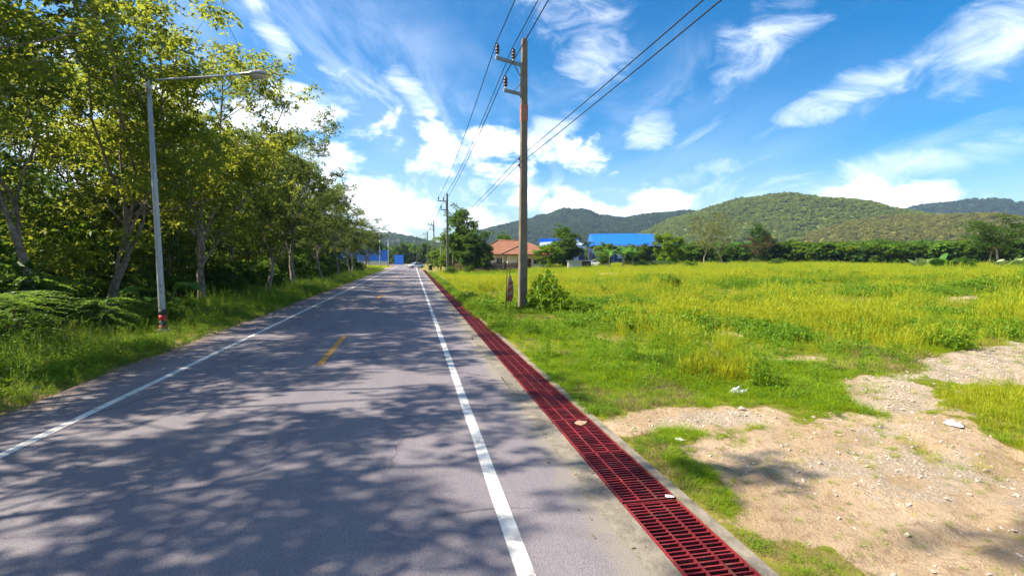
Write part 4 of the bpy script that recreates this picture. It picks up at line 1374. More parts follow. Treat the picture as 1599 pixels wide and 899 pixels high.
# ------------------------------------------------------------------ street lamps
def street_lamp(x, y, label, full=True, h=8.1, arm=3.1, sc=1.0, rz=0.0):
    t = thing('street_lamp', label, 'street lamp', (x, y, float(ground_z(x, y)) + 0.06), rz, 'street lamps on the left verge', sc)
    t.rotation_euler = (0, R(-1.1 if full else 0), rz)
    n = 16
    MB().tube([(0, 0, 0.0), (0, 0, 0.9), (0, 0, 4.5), (0, 0, h)], [0.105, 0.10, 0.085, 0.062], n).build('pole', M['galv'], t, True)
    MB().tube([(0, 0, h - 0.45), (0, 0, h + 0.06)], 0.078, n).build('collar', M['galv'], t, True)
    MB().box(-0.17, 0.17, -0.17, 0.17, -0.1, 0.05).build('base_plate', M['galv'], t)
    ap = [(0.0, 0, h - 0.08)] + [(arm * q, 0, h - 0.02 + 0.34 * q) for q in (0.05, 0.3, 0.6, 0.9)]
    MB().tube(ap, [0.036, 0.036, 0.034, 0.032, 0.03], 10).build('arm', M['galv'], t, True)
    # cobra head: a lofted shell with a bowl lens under it
    hx, hz = arm * 0.88, h + 0.30
    secs = [(0.0, 0.05, 0.05), (0.14, 0.07, 0.065), (0.32, 0.09, 0.075), (0.45, 0.15, 0.11), (0.65, 0.18, 0.135), (0.85, 0.165, 0.12), (0.98, 0.10, 0.08), (1.03, 0.03, 0.03)]
    V, F = [], []
    for (q, w_, hh) in secs:
        for k in range(10):
            a = 2 * math.pi * k / 10
            V.append((hx + q * 0.82, w_ * math.cos(a), hz + 0.05 * q + hh * math.sin(a) * (1.0 if math.sin(a) > 0 else 0.35)))
    for i in range(len(secs) - 1):
        for k in range(10):
            l = (k + 1) % 10
            F.append((i * 10 + k, i * 10 + l, i * 10 + 10 + l, i * 10 + 10 + k))
    F += [tuple(reversed(range(10))), tuple(range(len(secs) * 10 - 10, len(secs) * 10))]
    hd = MB().add(V, F).build('lamp_head', M['galv'], t, True)
    V, F = [], []
    for i, (s_, dz) in enumerate(((1, 0), (0.9, -0.06), (0.6, -0.115), (0.2, -0.135))):
        for k in range(14):
            a = 2 * math.pi * k / 14
            V.append((hx + 0.56 + 0.27 * s_ * math.cos(a), 0.15 * s_ * math.sin(a), hz - 0.005 + dz))
    for i in range(3):
        for k in range(14):
            l = (k + 1) % 14
            F.append((i * 14 + k, i * 14 + 14 + k, i * 14 + 14 + l, i * 14 + l))
    F.append(tuple(reversed(range(42, 56))))
    MB().add(V, F).build('lens', M['lens'], hd, True)
    if full:
        for (z0, z1, mt) in ((0.52, 0.70, 'black_band'), (0.34, 0.52, 'red_band'), (0.19, 0.34, 'black_band'), (0.05, 0.19, 'red_band')):
            MB().tube([(0, 0, z0), (0, 0, z1)], 0.1085, n).build('band', M[mt], t, True)
        MB().box(-0.02, 0.02, -0.125, -0.109, 0.02, 0.36).build('conduit', M['galv'], t)
        # stencilled marks on the side that faces the road
        for ch, zc in (('L', 1.42), ('4', 1.22)):
            cu = bpy.data.curves.new('mark', 'FONT')
            cu.body = ch; cu.size = 0.17; cu.align_x = 'CENTER'; cu.extrude = 0.0
            tmp = bpy.data.objects.new('tmp', cu)
            me0 = tmp.to_mesh()
            vs = [(v.co.x, v.co.y) for v in me0.vertices]; fs = [tuple(p.vertices) for p in me0.polygons]
            tmp.to_mesh_clear()
            a0 = R(-62)
            m = MB()
            vv = []
            for (px, py) in vs:
                a = a0 + px / 0.1
                vv.append((0.1005 * math.cos(a), 0.1005 * math.sin(a), zc + py))
            m.add(vv, fs)
            m.build('stencil', M['black_band'], t)
            bpy.data.objects.remove(tmp)
    return t


street_lamp(-8.12, 18.7, 'tall grey street lamp with red and black base bands on the left verge')
street_lamp(-7.6, 124.0, 'distant street lamp standing before the blue sheet wall', False)
street_lamp(-7.6, 166.0, 'farthest street lamp, just past the end of the blue sheet wall', False)

# ------------------------------------------------------------------ torn sign beside the pole
t = thing('torn_sign', 'torn red and white sign board on a rusty stake, seen edge-on before the pole', 'sign', (4.25, 22.7, 0), R(62))
t.rotation_euler = (R(4), R(-5), R(62))
MB().tube([(-0.5, 0, -0.2), (-0.52, 0.0, 1.0), (-0.58, 0.0, 2.15)], [0.022, 0.02, 0.016], 6).build('stake', M['rust'], t, True)
MB().tube([(0.34, 0.03, 0.0), (0.25, 0.03, 0.9), (-0.1, 0.03, 1.85)], [0.02, 0.02, 0.016], 6).build('brace', M['rust'], t, True)
pv = [(-0.46, 0.55), (0.36, 0.42), (0.42, 0.95), (0.30, 1.18), (0.05, 1.62), (-0.15, 1.74), (-0.5, 1.55)]
m = MB()
k = len(pv)
m.add([(x, -0.03 + 0.03 * math.sin(z * 4 + x * 3), z) for x, z in pv] + [(x, -0.016 + 0.03 * math.sin(z * 4 + x * 3), z) for x, z in pv],
      [tuple(range(k)), tuple(reversed(range(k, 2 * k)))] + [(i, i + k, (i + 1) % k + k, (i + 1) % k) for i in range(k)])
M['sign_face'] = surf('sign_face', (0.55, 0.36, 0.34), (0.40, 0.16, 0.15), 2.5, 0.6, stain=(0.3, 0.04, 0.04), sscale=2.2, samt=0.9)
brd = m.build('board', M['sign_face'], t)
for (x0, x1, z0, z1) in ((-0.44, 0.34, 0.60, 0.78), (-0.42, 0.1, 0.98, 1.12), (-0.3, 0.2, 1.28, 1.40)):
    MB().box(x0, x1, -0.066, -0.0615, z0, z1).build('red_stripe', M['red_band'], brd)
MB().box(0.1, 0.42, 0.035, 0.1, 1.02, 1.3).build('bracket', M['rust'], t)

# weeds round the pole
shrub('broad', 5.85, 22.2, (1.0, 1.0, 1.6), 'bright green leafy weed bush at the foot of the near utility pole', name='weed_bush', cat='bush')
shrub('broad', 6.75, 21.6, (0.95, 0.95, 0.85), 'lower weed bush right of the bush at the near pole foot', name='weed_bush', cat='bush', rz=1.0)
shrub('broad', 7.7, 21.2, (0.85, 0.85, 0.6), 'low spreading weed, rightmost of three beside the near pole', name='weed_bush', cat='bush', rz=2.0)
shrub('olive', 4.4, 24.8, (0.75, 0.75, 0.8), 'rounded mound of grassy weeds left of the near pole', name='weed_mound', cat='weeds')
shrub('olive', 3.7, 27.5, (0.75, 0.75, 0.75), 'rounded weed mound farther along the drain past the near pole', name='weed_mound', cat='weeds')
shrub('mid', 5.5, 77.5, (1.1, 1.1, 0.9), 'dark green bush at the foot of the second utility pole', name='bush', cat='bush')
shrub('bright', 19.8, 37.2, (1.1, 1.1, 0.9), 'bright bushy weed rising from the middle of the field', name='weed_bush', cat='bush')
shrub('bright', 13.0, 34.0, (0.6, 0.6, 0.5), 'small weed bush in the field right of the near pole', name='weed_bush', cat='bush')
shrub('bright', 33.6, 24.8, (0.8, 0.8, 0.5), 'low bright weed patch at the right of the field', name='weed_bush', cat='bush')

# ------------------------------------------------------------------ litter
def crumple(name, label, cat, x, y, s, mat, seed, fl=0.4, z=None):
    r = np.random.default_rng(seed)
    n = 6
    V, F = [], []
    for i in range(n + 1):
        for j in range(n + 1):
            u, v = i / n - 0.5, j / n - 0.5
            hgt = (0.25 - u * u - v * v) * 1.2 + r.normal(0, 0.09)
            V.append((u * s * 1.4 + r.normal(0, 0.05) * s, v * s + r.normal(0, 0.05) * s, max(0.0, hgt) * s * fl * 2))
    k = len(V)
    V += [(a, b, max(0, c - 0.004)) for a, b, c in V]
    for i in range(n):
        for j in range(n):
            a = i * (n + 1) + j
            F.append((a, a + n + 1, a + n + 2, a + 1))
            F.append((k + a, k + a + 1, k + a + n + 2, k + a + n + 1))
    o = MB().add(V, F).build(name, M[mat], None, False)
    o.location = (x, y, (float(ground_z(x, y)) if z is None else z) + 0.008)
    o.rotation_euler = (0, 0, seed)
    return tag(o, label, cat)


crumple('plastic_bag', 'crumpled white plastic bag on the bare earth at the right', 'litter', 7.7, 5.97, 0.16, 'litter', 2, 0.6)
crumple('plastic_tub', 'clear crushed plastic tub lying at the edge of the field grass', 'litter', 5.71, 8.12, 0.24, 'clear_plastic', 3, 0.6)
crumple('cardboard_scrap', 'flattened tan cardboard scrap lying on the drain grate', 'litter', 2.36, 7.0, 0.14, 'card', 4, 0.12, 0.018)
crumple('paper_scrap', 'small white paper scrap on the grass beside the track', 'litter', 3.45, 6.15, 0.09, 'litter', 5, 0.4)
crumple('paper_scrap', 'tiny white scrap lying at a grate joint', 'litter', 2.5, 4.62, 0.06, 'litter', 6, 0.3, 0.018)
crumple('plastic_scrap', 'white plastic scrap in the grass at the left road edge', 'litter', -7.0, 11.05, 0.2, 'litter', 7, 0.3)
for i, (x, y, s) in enumerate([(5.15, 7.25, 0.06), (6.7, 7.1, 0.05), (8.6, 4.55, 0.055), (6.0, 6.7, 0.045)]):
    me = PB[i % 2].data.copy(); me.materials.clear(); me.materials.append(M['stone'])
    o = obj('stone', me, None, (x, y, float(ground_z(x, y)) + s * 0.3), (0, 0, i), s)
    tag(o, ['grey stone where the field grass meets the track', 'pale stone on the track below the clear plastic tub side', 'small pale stone at the right edge of the bare earth', 'small stone among gravel in the middle of the track'][i], 'stone')

# ------------------------------------------------------------------ house, fence, sheds
def gz(x, y):
    return float(ground_z(x, y))


hx, hy = 20.6, 106.0
t = thing('house', 'white single-storey house with brick-red hip roof behind the picket fence', 'house', (hx, hy, gz(hx, hy) - 0.05), R(-6))
MB().box(-7.2, 6.2, -3.8, 4.2, 0, 3.1).build('wall', M['white_paint'], t)
MB().box(-1.6, 6.6, -6.6, -3.81, 0, 3.05).build('wall', M['white_paint'], t)


def hip(mb, x0, x1, y0, y1, z0, z1, along='x'):
    if along == 'x':
        h = (y1 - y0) / 2
        v = [(x0, y0, z0), (x1, y0, z0), (x1, y1, z0), (x0, y1, z0), (x0 + h, (y0 + y1) / 2, z1), (x1 - h, (y0 + y1) / 2, z1)]
        f = [(0, 1, 5, 4), (1, 2, 5), (2, 3, 4, 5), (3, 0, 4), (3, 2, 1, 0)]
    else:
        h = (x1 - x0) / 2
        v = [(x0, y0, z0), (x1, y0, z0), (x1, y1, z0), (x0, y1, z0), ((x0 + x1) / 2, y0 + h, z1), ((x0 + x1) / 2, y1, z1)]
        f = [(0, 1, 4), (1, 2, 5, 4), (2, 3, 5), (3, 0, 4, 5), (3, 2, 1, 0)]
    mb.add(v, f)


mb = MB(); hip(mb, -8.4, 7.6, -5.2, 5.4, 3.0, 5.9)
roof = mb.build('roof', M['roof_tile'], t)
mb = MB(); hip(mb, -2.9, 8.0, -8.0, -0.2, 2.96, 5.35, 'y')
mb.build('wing_roof', M['roof_tile'], roof)
MB().box(-8.45, 7.65, -5.27, -5.21, 2.85, 3.02).build('fascia', M['wood_brown'], roof)
MB().box(-2.95, 8.05, -8.08, -8.01, 2.80, 2.98).build('fascia', M['wood_brown'], roof)
for seg in [((-3.1, 0.1, 5.92), (2.3, 0.1, 5.92)), ((-2.9, -8.0, 3.0), (2.55, -2.55, 5.4)), ((8.0, -8.0, 3.0), (2.55, -2.55, 5.4)), ((-8.4, -5.2, 3.03), (-3.1, 0.1, 5.95))]:
    MB().tube(seg, 0.13, 6).build('ridge_cap', M['roof_tile'], roof, True)
for (x0, x1, y) in ((-6.4, -5.0, -3.8), (-3.6, -2.2, -3.8), (0.4, 1.8, -6.6), (3.6, 5.0, -6.6)):
    wn = MB().box(x0 - .1, x1 + .1, y - 0.05, y + 0.02, 0.95, 2.35).build('window', M['white_paint'], t)
    MB().box(x0, (x0 + x1) / 2 - 0.03, y - 0.075, y - 0.052, 1.05, 2.25).build('pane', M['glass_dark'], wn)
    MB().box((x0 + x1) / 2 + 0.03, x1, y - 0.075, y - 0.052, 1.05, 2.25).build('pane', M['glass_dark'], wn)
dr = MB().box(2.2, 3.1, -6.66, -6.58, 0, 2.1).build('door', M['wood_brown'], t)
MB().box(2.95, 3.0, -6.72, -6.665, 1.0, 1.1).build('handle', M['galv'], dr)
for x in (-7.6, -2.4):
    MB().tube([(x, -4.9, 0), (x, -4.9, 2.99)], 0.12, 8).build('veranda_post', M['white_paint'], t)

# picket fence in sections between posts
fa, fb = Vector((6.3, 91.5, 0)), Vector((20.6, 92.6, 0))
t = thing('picket_fence', 'dark brown wooden picket fence along the front of the white house', 'fence', (fa.x, fa.y, 0), math.atan2(fb.y - fa.y, fb.x - fa.x))
Lf = (fb - fa).length
ns = 7
rs = random.Random(3)
for k in range(ns + 1):
    x = Lf * k / ns
    MB().box(x - 0.07, x + 0.07, -0.07, 0.07, -0.1, 1.8).build('post', M['wood_brown'], t)
    if k < ns:
        for z in (0.35, 1.05):
            MB().box(x + 0.075, x + Lf / ns - 0.075, -0.03, 0.0, z, z + 0.08).build('rail', M['wood_brown'], t)
        m = MB()
        q = x + 0.12
        while q < x + Lf / ns - 0.12:
            hgt = 1.6 + rs.uniform(-0.08, 0.1)
            m.add([(q - .05, -.055, .05), (q + .05, -.055, .05), (q + .05, -.055, hgt), (q, -.055, hgt + .1), (q - .05, -.055, hgt), (q - .05, -.032, .05), (q + .05, -.032, .05), (q + .05, -.032, hgt), (q, -.032, hgt + .1), (q - .05, -.032, hgt)],
                  [(0, 1, 2, 3, 4), (9, 8, 7, 6, 5), (0, 5, 6, 1), (1, 6, 7, 2), (2, 7, 8, 3), (3, 8, 9, 4), (4, 9, 5, 0)])
            q += 0.135
        tag(m.build('picket', M['wood_brown'], t), kind='stuff')

# little shed and parked white car between the bushes
t = thing('garden_shed', 'low grey-white shed with flat tin roof beside the round bushes', 'shed', (28.2, 85.0, gz(28.2, 85)), R(-14))
MB().box(-1.9, 0.4, -1.2, 1.2, 0, 1.3).build('wall', M['grey_wall'], t)
MB().box(0.42, 2.0, -1.15, 1.15, 0, 1.25).build('bay_shade', M['black_band'], t)  # solid black block, the shade inside the bay put into its colour
MB().box(-2.1, 2.2, -1.5, 1.4, 1.31, 1.38).build('roof', M['galv'], t)
MB().box(-1.5, -0.7, -1.25, -1.205, 0, 1.2).build('door', M['galv'], t)

# blue warehouse
t = thing('blue_warehouse', 'blue metal warehouse with curved blue roof edge behind the banana plants', 'warehouse', (55.2, 123.7, gz(53, 124)), R(-11))
MB().box(-10.0, 9.8, -6, 8, 0, 4.4).build('wall', M['navy'], t)
# long sheet roof sloping towards the field, its right end rounded down
xs_ = [-10.6, -6, 0, 5, 8, 9.6, 10.6]
ridge_ = [3.35, 3.45, 3.5, 3.35, 2.9, 2.2, 1.2]
eave_ = [0.35, 0.35, 0.35, 0.3, 0.2, 0.05, -0.1]
m = MB()
k = len(xs_)
rows = [[(x, -9.2, 4.55 + e - 0.12) for x, e in zip(xs_, eave_)], [(x, -9.2, 4.55 + e) for x, e in zip(xs_, eave_)], [(x, 1.0, 4.55 + z) for x, z in zip(xs_, ridge_)], [(x, 9.0, 4.55 + e) for x, e in zip(xs_, eave_)], [(x, 9.0, 4.55 + e - 0.12) for x, e in zip(xs_, eave_)]]
F = []
for i in range(4):
    for j in range(k - 1):
        F.append((i * k + j, i * k + j + 1, i * k + k + j + 1, i * k + k + j))
F += [tuple(i * k for i in (4, 3, 2, 1, 0)), tuple(i * k + k - 1 for i in range(5))]
F += [(4 * k + j, 4 * k + j + 1, j + 1, j) for j in range(k - 1)]
m.add(sum(rows, []), F)
rf = m.build('roof', M['blue_sheet'], t)
for q in range(26):
    x = -10.4 + q * 0.8
    za, zb_ = 4.59 + np.interp(x, xs_, eave_), 4.59 + np.interp(x, xs_, ridge_)
    MB().tube([(x, -9.22, za), (x, 0.95, zb_)], 0.05, 4).build('rib', M['blue_sheet'], rf)
MB().box(-10.62, 8.0, -9.30, -9.205, 4.55, 4.80).build('gutter', M['blue_pale'], rf)
for q in range(6):
    x = -9.6 + q * 3.8
    MB().box(x - 0.15, x + 0.15, -6.2, -6.005, 0, 4.4).build('column', M['blue_sheet'], t)
for q in range(3):
    x = -7.7 + q * 3.8
    MB().box(x - 1.0, x + 1.0, -6.05, -6.004, 1.6, 3.2).build('window', M['blue_pale'], t)
# lower pale wing
t = thing('blue_warehouse_annex', 'lower pale-blue roofed annex left of the blue warehouse', 'warehouse', (37.8, 127.0, gz(38, 127)), R(-11))
MB().box(-5.2, 4.8, -5, 5, 0, 3.9).build('wall', M['navy'], t)
m = MB().add([(-5.6, -6, 4.2), (5.0, -6, 4.9), (5.0, 6, 6.6), (-5.6, 6, 5.9), (-5.6, -6, 3.91), (5.0, -6, 3.91), (5.0, 6, 3.91), (-5.6, 6, 3.91)],
             [(0, 1, 2, 3), (7, 6, 5, 4), (4, 5, 1, 0), (5, 6, 2, 1), (6, 7, 3, 2), (7, 4, 0, 3)])
rf = m.build('roof', M['blue_pale'], t)
m = MB().add([(-5.7, 5.9, 6.0), (5.1, 5.9, 6.7), (5.1, 6.2, 7.0), (-5.7, 6.2, 6.3)], [(0, 1, 2, 3)])
MB().box(-5.7, 5.1, 6.01, 6.2, 5.6, 6.95).build('ridge', M['blue_sheet'], rf)
for q in range(3):
    MB().box(-4.2 + q * 3, -2.6 + q * 3, -5.05, -5.004, 1.2, 2.8).build('window', M['blue_pale'], t)

# blue sheet wall left of the road
def sheet_wall(name, label, ax, ay, bx, by, zb, zt, npan):
    a, b = Vector((ax, ay, 0)), Vector((bx, by, 0))
    t = thing(name, label, 'wall', (ax, ay, gz(ax, ay)), math.atan2(by - ay, bx - ax))
    L = (b - a).length
    MB().box(0, L, 0, 0.2, -0.2, zb).build('base_wall', M['grey_wall'], t)
    for k in range(npan):
        x0, x1 = L * k / npan, L * (k + 1) / npan
        m = MB()
        nc = 8
        V, F = [], []
        for i in range(nc * 2 + 1):
            x = x0 + 0.02 + (x1 - x0 - 0.04) * i / (nc * 2)
            yy = 0.05 + 0.04 * (i % 2)
            V += [(x, yy, zb + 0.004), (x, yy, zt - (0.25 if k % 4 == 3 else 0)), ]
        for i in range(nc * 2):
            F.append((i * 2, i * 2 + 2, i * 2 + 3, i * 2 + 1))
        kk = len(V)
        V2 = [(x, yy + 0.03, z) for x, yy, z in V]
        F2 = [tuple(reversed([q + kk for q in f])) for f in F]
        m.add(V + V2, F + F2)
        m.build('panel', M['blue_sheet'], t)
        MB().box(x1 - 0.05, x1 + 0.05, 0.13, 0.22, zb, zt + 0.02).build('post', M['steel_arm'], t)
    return t


sheet_wall('blue_sheet_wall', 'long bright blue corrugated sheet wall on a grey base left of the road', -27, 178, -8.0, 175.5, 1.6, 5.4, 9)
sheet_wall('blue_sheet_wall', 'short blue sheet wall panel farther right beyond the long one', -7.0, 200, -3.6, 199, 0.3, 3.9, 2)
# small white gate house beyond
t = thing('white_hut', 'small white hut by the far road bend beside the blue wall', 'hut', (-12.5, 190, gz(-12, 190)), 0.2)
MB().box(-1.4, 1.4, -1, 1, 0, 2.3).build('wall', M['white_paint'], t)
MB().box(-1.6, 1.6, -1.2, 1.2, 2.31, 2.45).build('roof', M['galv'], t)
MB().box(-0.4, 0.4, -1.04, -1.005, 0, 1.9).build('door', M['wood_brown'], t)


# ------------------------------------------------------------------ vehicles
def car(x, y, rz, label, group=None, pickup=False):
    t = thing('car', label, 'car', (x, y, 0.0 if y > 100 else gz(x, y)), rz, group)
    st = [(-2.10, 0.62, 0.42, 0.78), (-2.02, 0.80, 0.30, 0.92), (-1.5, 0.86, 0.26, 0.98), (-0.9, 0.88, 0.25, 0.96), (0.6, 0.88, 0.25, 0.96), (1.2, 0.87, 0.26, 0.92), (1.9, 0.82, 0.28, 0.80), (2.12, 0.66, 0.38, 0.66)]
    V, F = [], []
    for (xx, w_, zl, zh) in st:
        zm = (zl + zh) / 2
        V += [(xx, -w_ * 0.94, zl), (xx, -w_, zm), (xx, -w_ * 0.93, zh), (xx, -w_ * 0.5, zh + 0.03), (xx, w_ * 0.5, zh + 0.03), (xx, w_ * 0.93, zh), (xx, w_, zm), (xx, w_ * 0.94, zl)]
    for i in range(len(st) - 1):
        for k in range(8):
            l = (k + 1) % 8
            F.append((i * 8 + k, i * 8 + l, i * 8 + 8 + l, i * 8 + 8 + k))
    F += [tuple(range(8)), tuple(reversed(range(len(st) * 8 - 8, len(st) * 8)))]
    MB().add(V, F).build('body', M['car_white'], t, True)
    cb = [(-1.55, 0.97, 0.80), (-0.95, 1.40, 0.66), (0.25, 1.46, 0.66), (1.10, 0.95, 0.78)]
    # cabin glass and roof
    V = []
    for (xx, z, w_) in cb:
        V += [(xx, -w_, z), (xx, w_, z)]
    V += [(-1.4, -0.82, 0.94), (1.0, -0.82, 0.94), (1.0, 0.82, 0.94), (-1.4, 0.82, 0.94)]
    MB().add(V, [(0, 1, 3, 2), (4, 5, 7, 6), (2, 3, 5, 4), (0, 2, 4, 6), (1, 7, 5, 3)]).build('window', M['glass_dark'], t)
    rf = MB().box(-0.98, 0.28, -0.67, 0.67, 1.40, 1.475, 0.03).build('roof', M['car_white'], t)
    for s in (-1, 1):
        for (xa, za, xb, zb) in ((-1.55, 0.97, -0.95, 1.42), (0.25, 1.46, 1.10, 0.96), (-0.35, 0.97, -0.35, 1.45)):
            MB().tube([(xa, s * 0.80, za), (xb, s * 0.675, zb)], 0.04, 6).build('pillar', M['car_white'], rf)
        dr = MB().box(-0.34, 0.6, s * 0.885 - 0.008, s * 0.885 + 0.008, 0.32, 0.92).build('door', M['car_white'], t)
        MB().box(-0.28, -0.1, s * 0.905 - 0.01, s * 0.905 + 0.01, 0.78, 0.81).build('handle', M['alloy'], dr)
        for xw in (-1.3, 1.3):
            q = []
            w_ = MB().lathe([(0.20, -0.1), (0.31, -0.1), (0.33, -0.06), (0.33, 0.06), (0.31, 0.1), (0.20, 0.1)], (0, 0, 0), 16)
            wo = w_.build('wheel', M['rubber'], t, True, (xw, s * 0.82, 0.33))
            wo.rotation_euler = (R(90), 0, 0)
            MB().lathe([(0.05, -0.105), (0.2, -0.102), (0.21, 0.0), (0.2, 0.102), (0.05, 0.105)], (0, 0, 0), 12).build('rim', M['alloy'], wo, True)
        MB().box(2.0, 2.11, s * 0.58 - 0.14, s * 0.58 + 0.14, 0.62, 0.74).build('headlight', M['head_glass'], t)
        MB().box(-2.11, -2.02, s * 0.6 - 0.12, s * 0.6 + 0.12, 0.68, 0.82).build('taillight', M['tail_red'], t)
        MB().box(0.85, 0.98, s * 0.95 - 0.07, s * 0.95 + 0.07, 0.96, 1.06).build('mirror', M['car_white'], t)
    MB().box(2.06, 2.135, -0.42, 0.42, 0.42, 0.56).build('grille', M['black_band'], t)
    return t


car(0.7, 131.5, R(205), 'white car turning across the far end of the road')
car(32.6, 88.5, R(160), 'white car parked half hidden beside the low shed')

# wheelie bin
t = thing('litter_bin', 'small dark green litter bin standing by the far drain', 'bin', (3.5, 106, 0), 0.2)
m = MB().add([(-.3, -.3, .08), (.3, -.3, .08), (.3, .3, .08), (-.3, .3, .08), (-.36, -.36, 1.0), (.36, -.36, 1.0), (.36, .36, 1.0), (-.36, .36, 1.0)], [(3, 2, 1, 0), (4, 5, 6, 7), (0, 1, 5, 4), (1, 2, 6, 5), (2, 3, 7, 6), (3, 0, 4, 7)])
m.build('body', M['bin_black'], t)
MB().box(-.39, .39, -.4, .4, 1.005, 1.09, 0.03).build('lid', M['bin_black'], t)
for s in (-1, 1):
    MB().tube([(s * .32 - .04, .32, .1), (s * .32 + .04, .32, .1)], .1, 10).build('wheel', M['rubber'], t)

# ------------------------------------------------------------------ trees and plants on the right and beyond
plant_tree('round0', 'broadleaf_tree', 8.6, 84.5, 0.4, (0.95, 0.95, 1.18), 'tall green tree with high crown beside the second utility pole')
plant_tree('round1', 'broadleaf_tree', 8.9, 82.0, 1.4, (0.8, 0.8, 0.85), 'dense dark tree right below the tall green tree by the second pole')
plant_tree('round1', 'broadleaf_tree', 13.0, 92.0, 2.4, (0.5, 0.5, 0.62), 'small dark tree between the tall green tree and the white house')
plant_tree('round2', 'broadleaf_tree', 6.6, 99.0, 3.4, (0.6, 0.6, 0.62), 'yellow-green bushy tree behind the palm by the road')
plant_tree('round2', 'broadleaf_tree', 5.6, 118.0, 1.2, (0.6, 0.6, 0.7), 'pale green tree beside the third utility pole')
plant_tree('round0', 'broadleaf_tree', 23.6, 125.0, 2.0, (1.15, 1.15, 0.86), 'wide flat-topped tree rising behind the red house roof')
plant_tree('round1', 'broadleaf_tree', 33.5, 118.0, 2.9, (0.6, 0.6, 0.7), 'small tree between the house roof and the blue warehouse')
plant_tree('round2', 'round_bush', 24.2, 90.0, 0.3, (0.9, 0.9, 0.7), 'big round sunlit bush covering the right end of the house', cat='bush')
plant_tree('round1', 'round_bush', 27.6, 92.0, 1.5, (0.85, 0.85, 0.7), 'big round dark bush right of the sunlit bush by the house', cat='bush')
plant_tree('round0', 'broadleaf_tree', 30.8, 97.0, 0.8, (0.95, 0.95, 0.86), 'green tree between the round bushes and the blue warehouse')
plant_tree('round2', 'broadleaf_tree', 33.2, 86.5, 4.1, (0.55, 0.55, 0.7), 'small bright tree overhanging the low shed')
plant_tree('airy', 'airy_tree', 47.6, 77.6, 0.0, (0.95, 0.95, 1.0), 'sparse tan-barked tree with thin forked trunk, left of the leaning pair')
plant_tree('airy', 'airy_tree', 50.4, 76.8, 2.1, (1.0, 1.0, 1.03), 'sparse tan-barked tree with thin forked trunk, right of the leaning pair')
plant_tree('round2', 'broadleaf_tree', 44.5, 84.0, 1.7, (0.9, 0.9, 0.95), 'light green feathery tree right of the blue warehouse roof')
plant_tree('round1', 'broadleaf_tree', 72.0, 98.0, 0.6, (0.75, 0.75, 1.08), 'dark layered tree rising above the green belt right of the tan-barked pair')
M['leaf_purple'] = leaf_mat('leaf_purple', (0.05, 0.03, 0.02), (0.085, 0.05, 0.03), (0.12, 0.085, 0.04), None, 0.3, (0.25, 0.14, 0.06))
pc = TREES['wood1'][1].copy(); pc.materials.clear(); pc.materials.append(M['leaf_purple'])
plant_tree('wood1', 'broadleaf_tree', 61.0, 83.0, 0.6, (0.55, 0.55, 0.46), crown=pc, label='dark purplish bushy tree right of the tan-barked pair')
plant_tree('umbrella', 'umbrella_tree', 79.0, 56.0, 0.6, (1.15, 1.15, 0.92), 'flat-topped umbrella tree with leaning pale trunks at the right frame edge')
plant_tree('umbrella', 'umbrella_tree', 84.5, 62.0, 2.6, (1.0, 1.0, 0.75), 'second flat-topped tree behind the umbrella tree at the right frame edge')
for (x, y, k, s, lb) in [(38.0, 86, 'round1', 0.5, 'dark bushy tree behind the banana plants, left of two'), (42.0, 88, 'round1', 0.52, 'dark bushy tree behind the banana plants, right of two'),
                         (56, 86, 'round1', 0.5, 'dark bushy tree behind the tan-barked pair'), (66.5, 88, 'round1', 0.55, 'dark bushy tree at the left end of the green belt'),
                         (53, 96, 'round2', 0.62, 'green bushy tree between the warehouse and the tan-barked pair')]:
    plant_tree(k, 'bushy_tree', x, y, x, s, lb)
# far end of the road
rs = random.Random(12)
for (x, y, k, s, lb) in [(-14, 214, 'round0', 1.1, 'tree rising behind the blue wall, left of the road end'), (-4, 236, 'round1', 1.15, 'dark tree closing the far end of the road, left of centre'),
                         (3.5, 222, 'round0', 1.0, 'green tree closing the far end of the road, right of centre'), (7.5, 206, 'round2', 0.8, 'pale tree right of the far road bend'),
                         (-20, 205, 'wood0', 0.9, 'tall dark tree behind the blue sheet wall'), (8.5, 168, 'round2', 0.8, 'light green tree beyond the third utility pole'), (9.0, 140, 'round1', 0.8, 'dark green tree right of the third utility pole'),
                         (-29, 196, 'wood2', 0.85, 'tree behind the left end of the blue sheet wall'), (11.5, 112, 'round0', 0.75, 'green tree behind the dense dark tree by the fence'), (-9.5, 232, 'wood0', 0.75, 'slender dark tree between the far road bend and the blue wall')]:
    plant_tree(k, 'broadleaf_tree', x, y, rs.uniform(0, 6), s, lb, z=0.0)


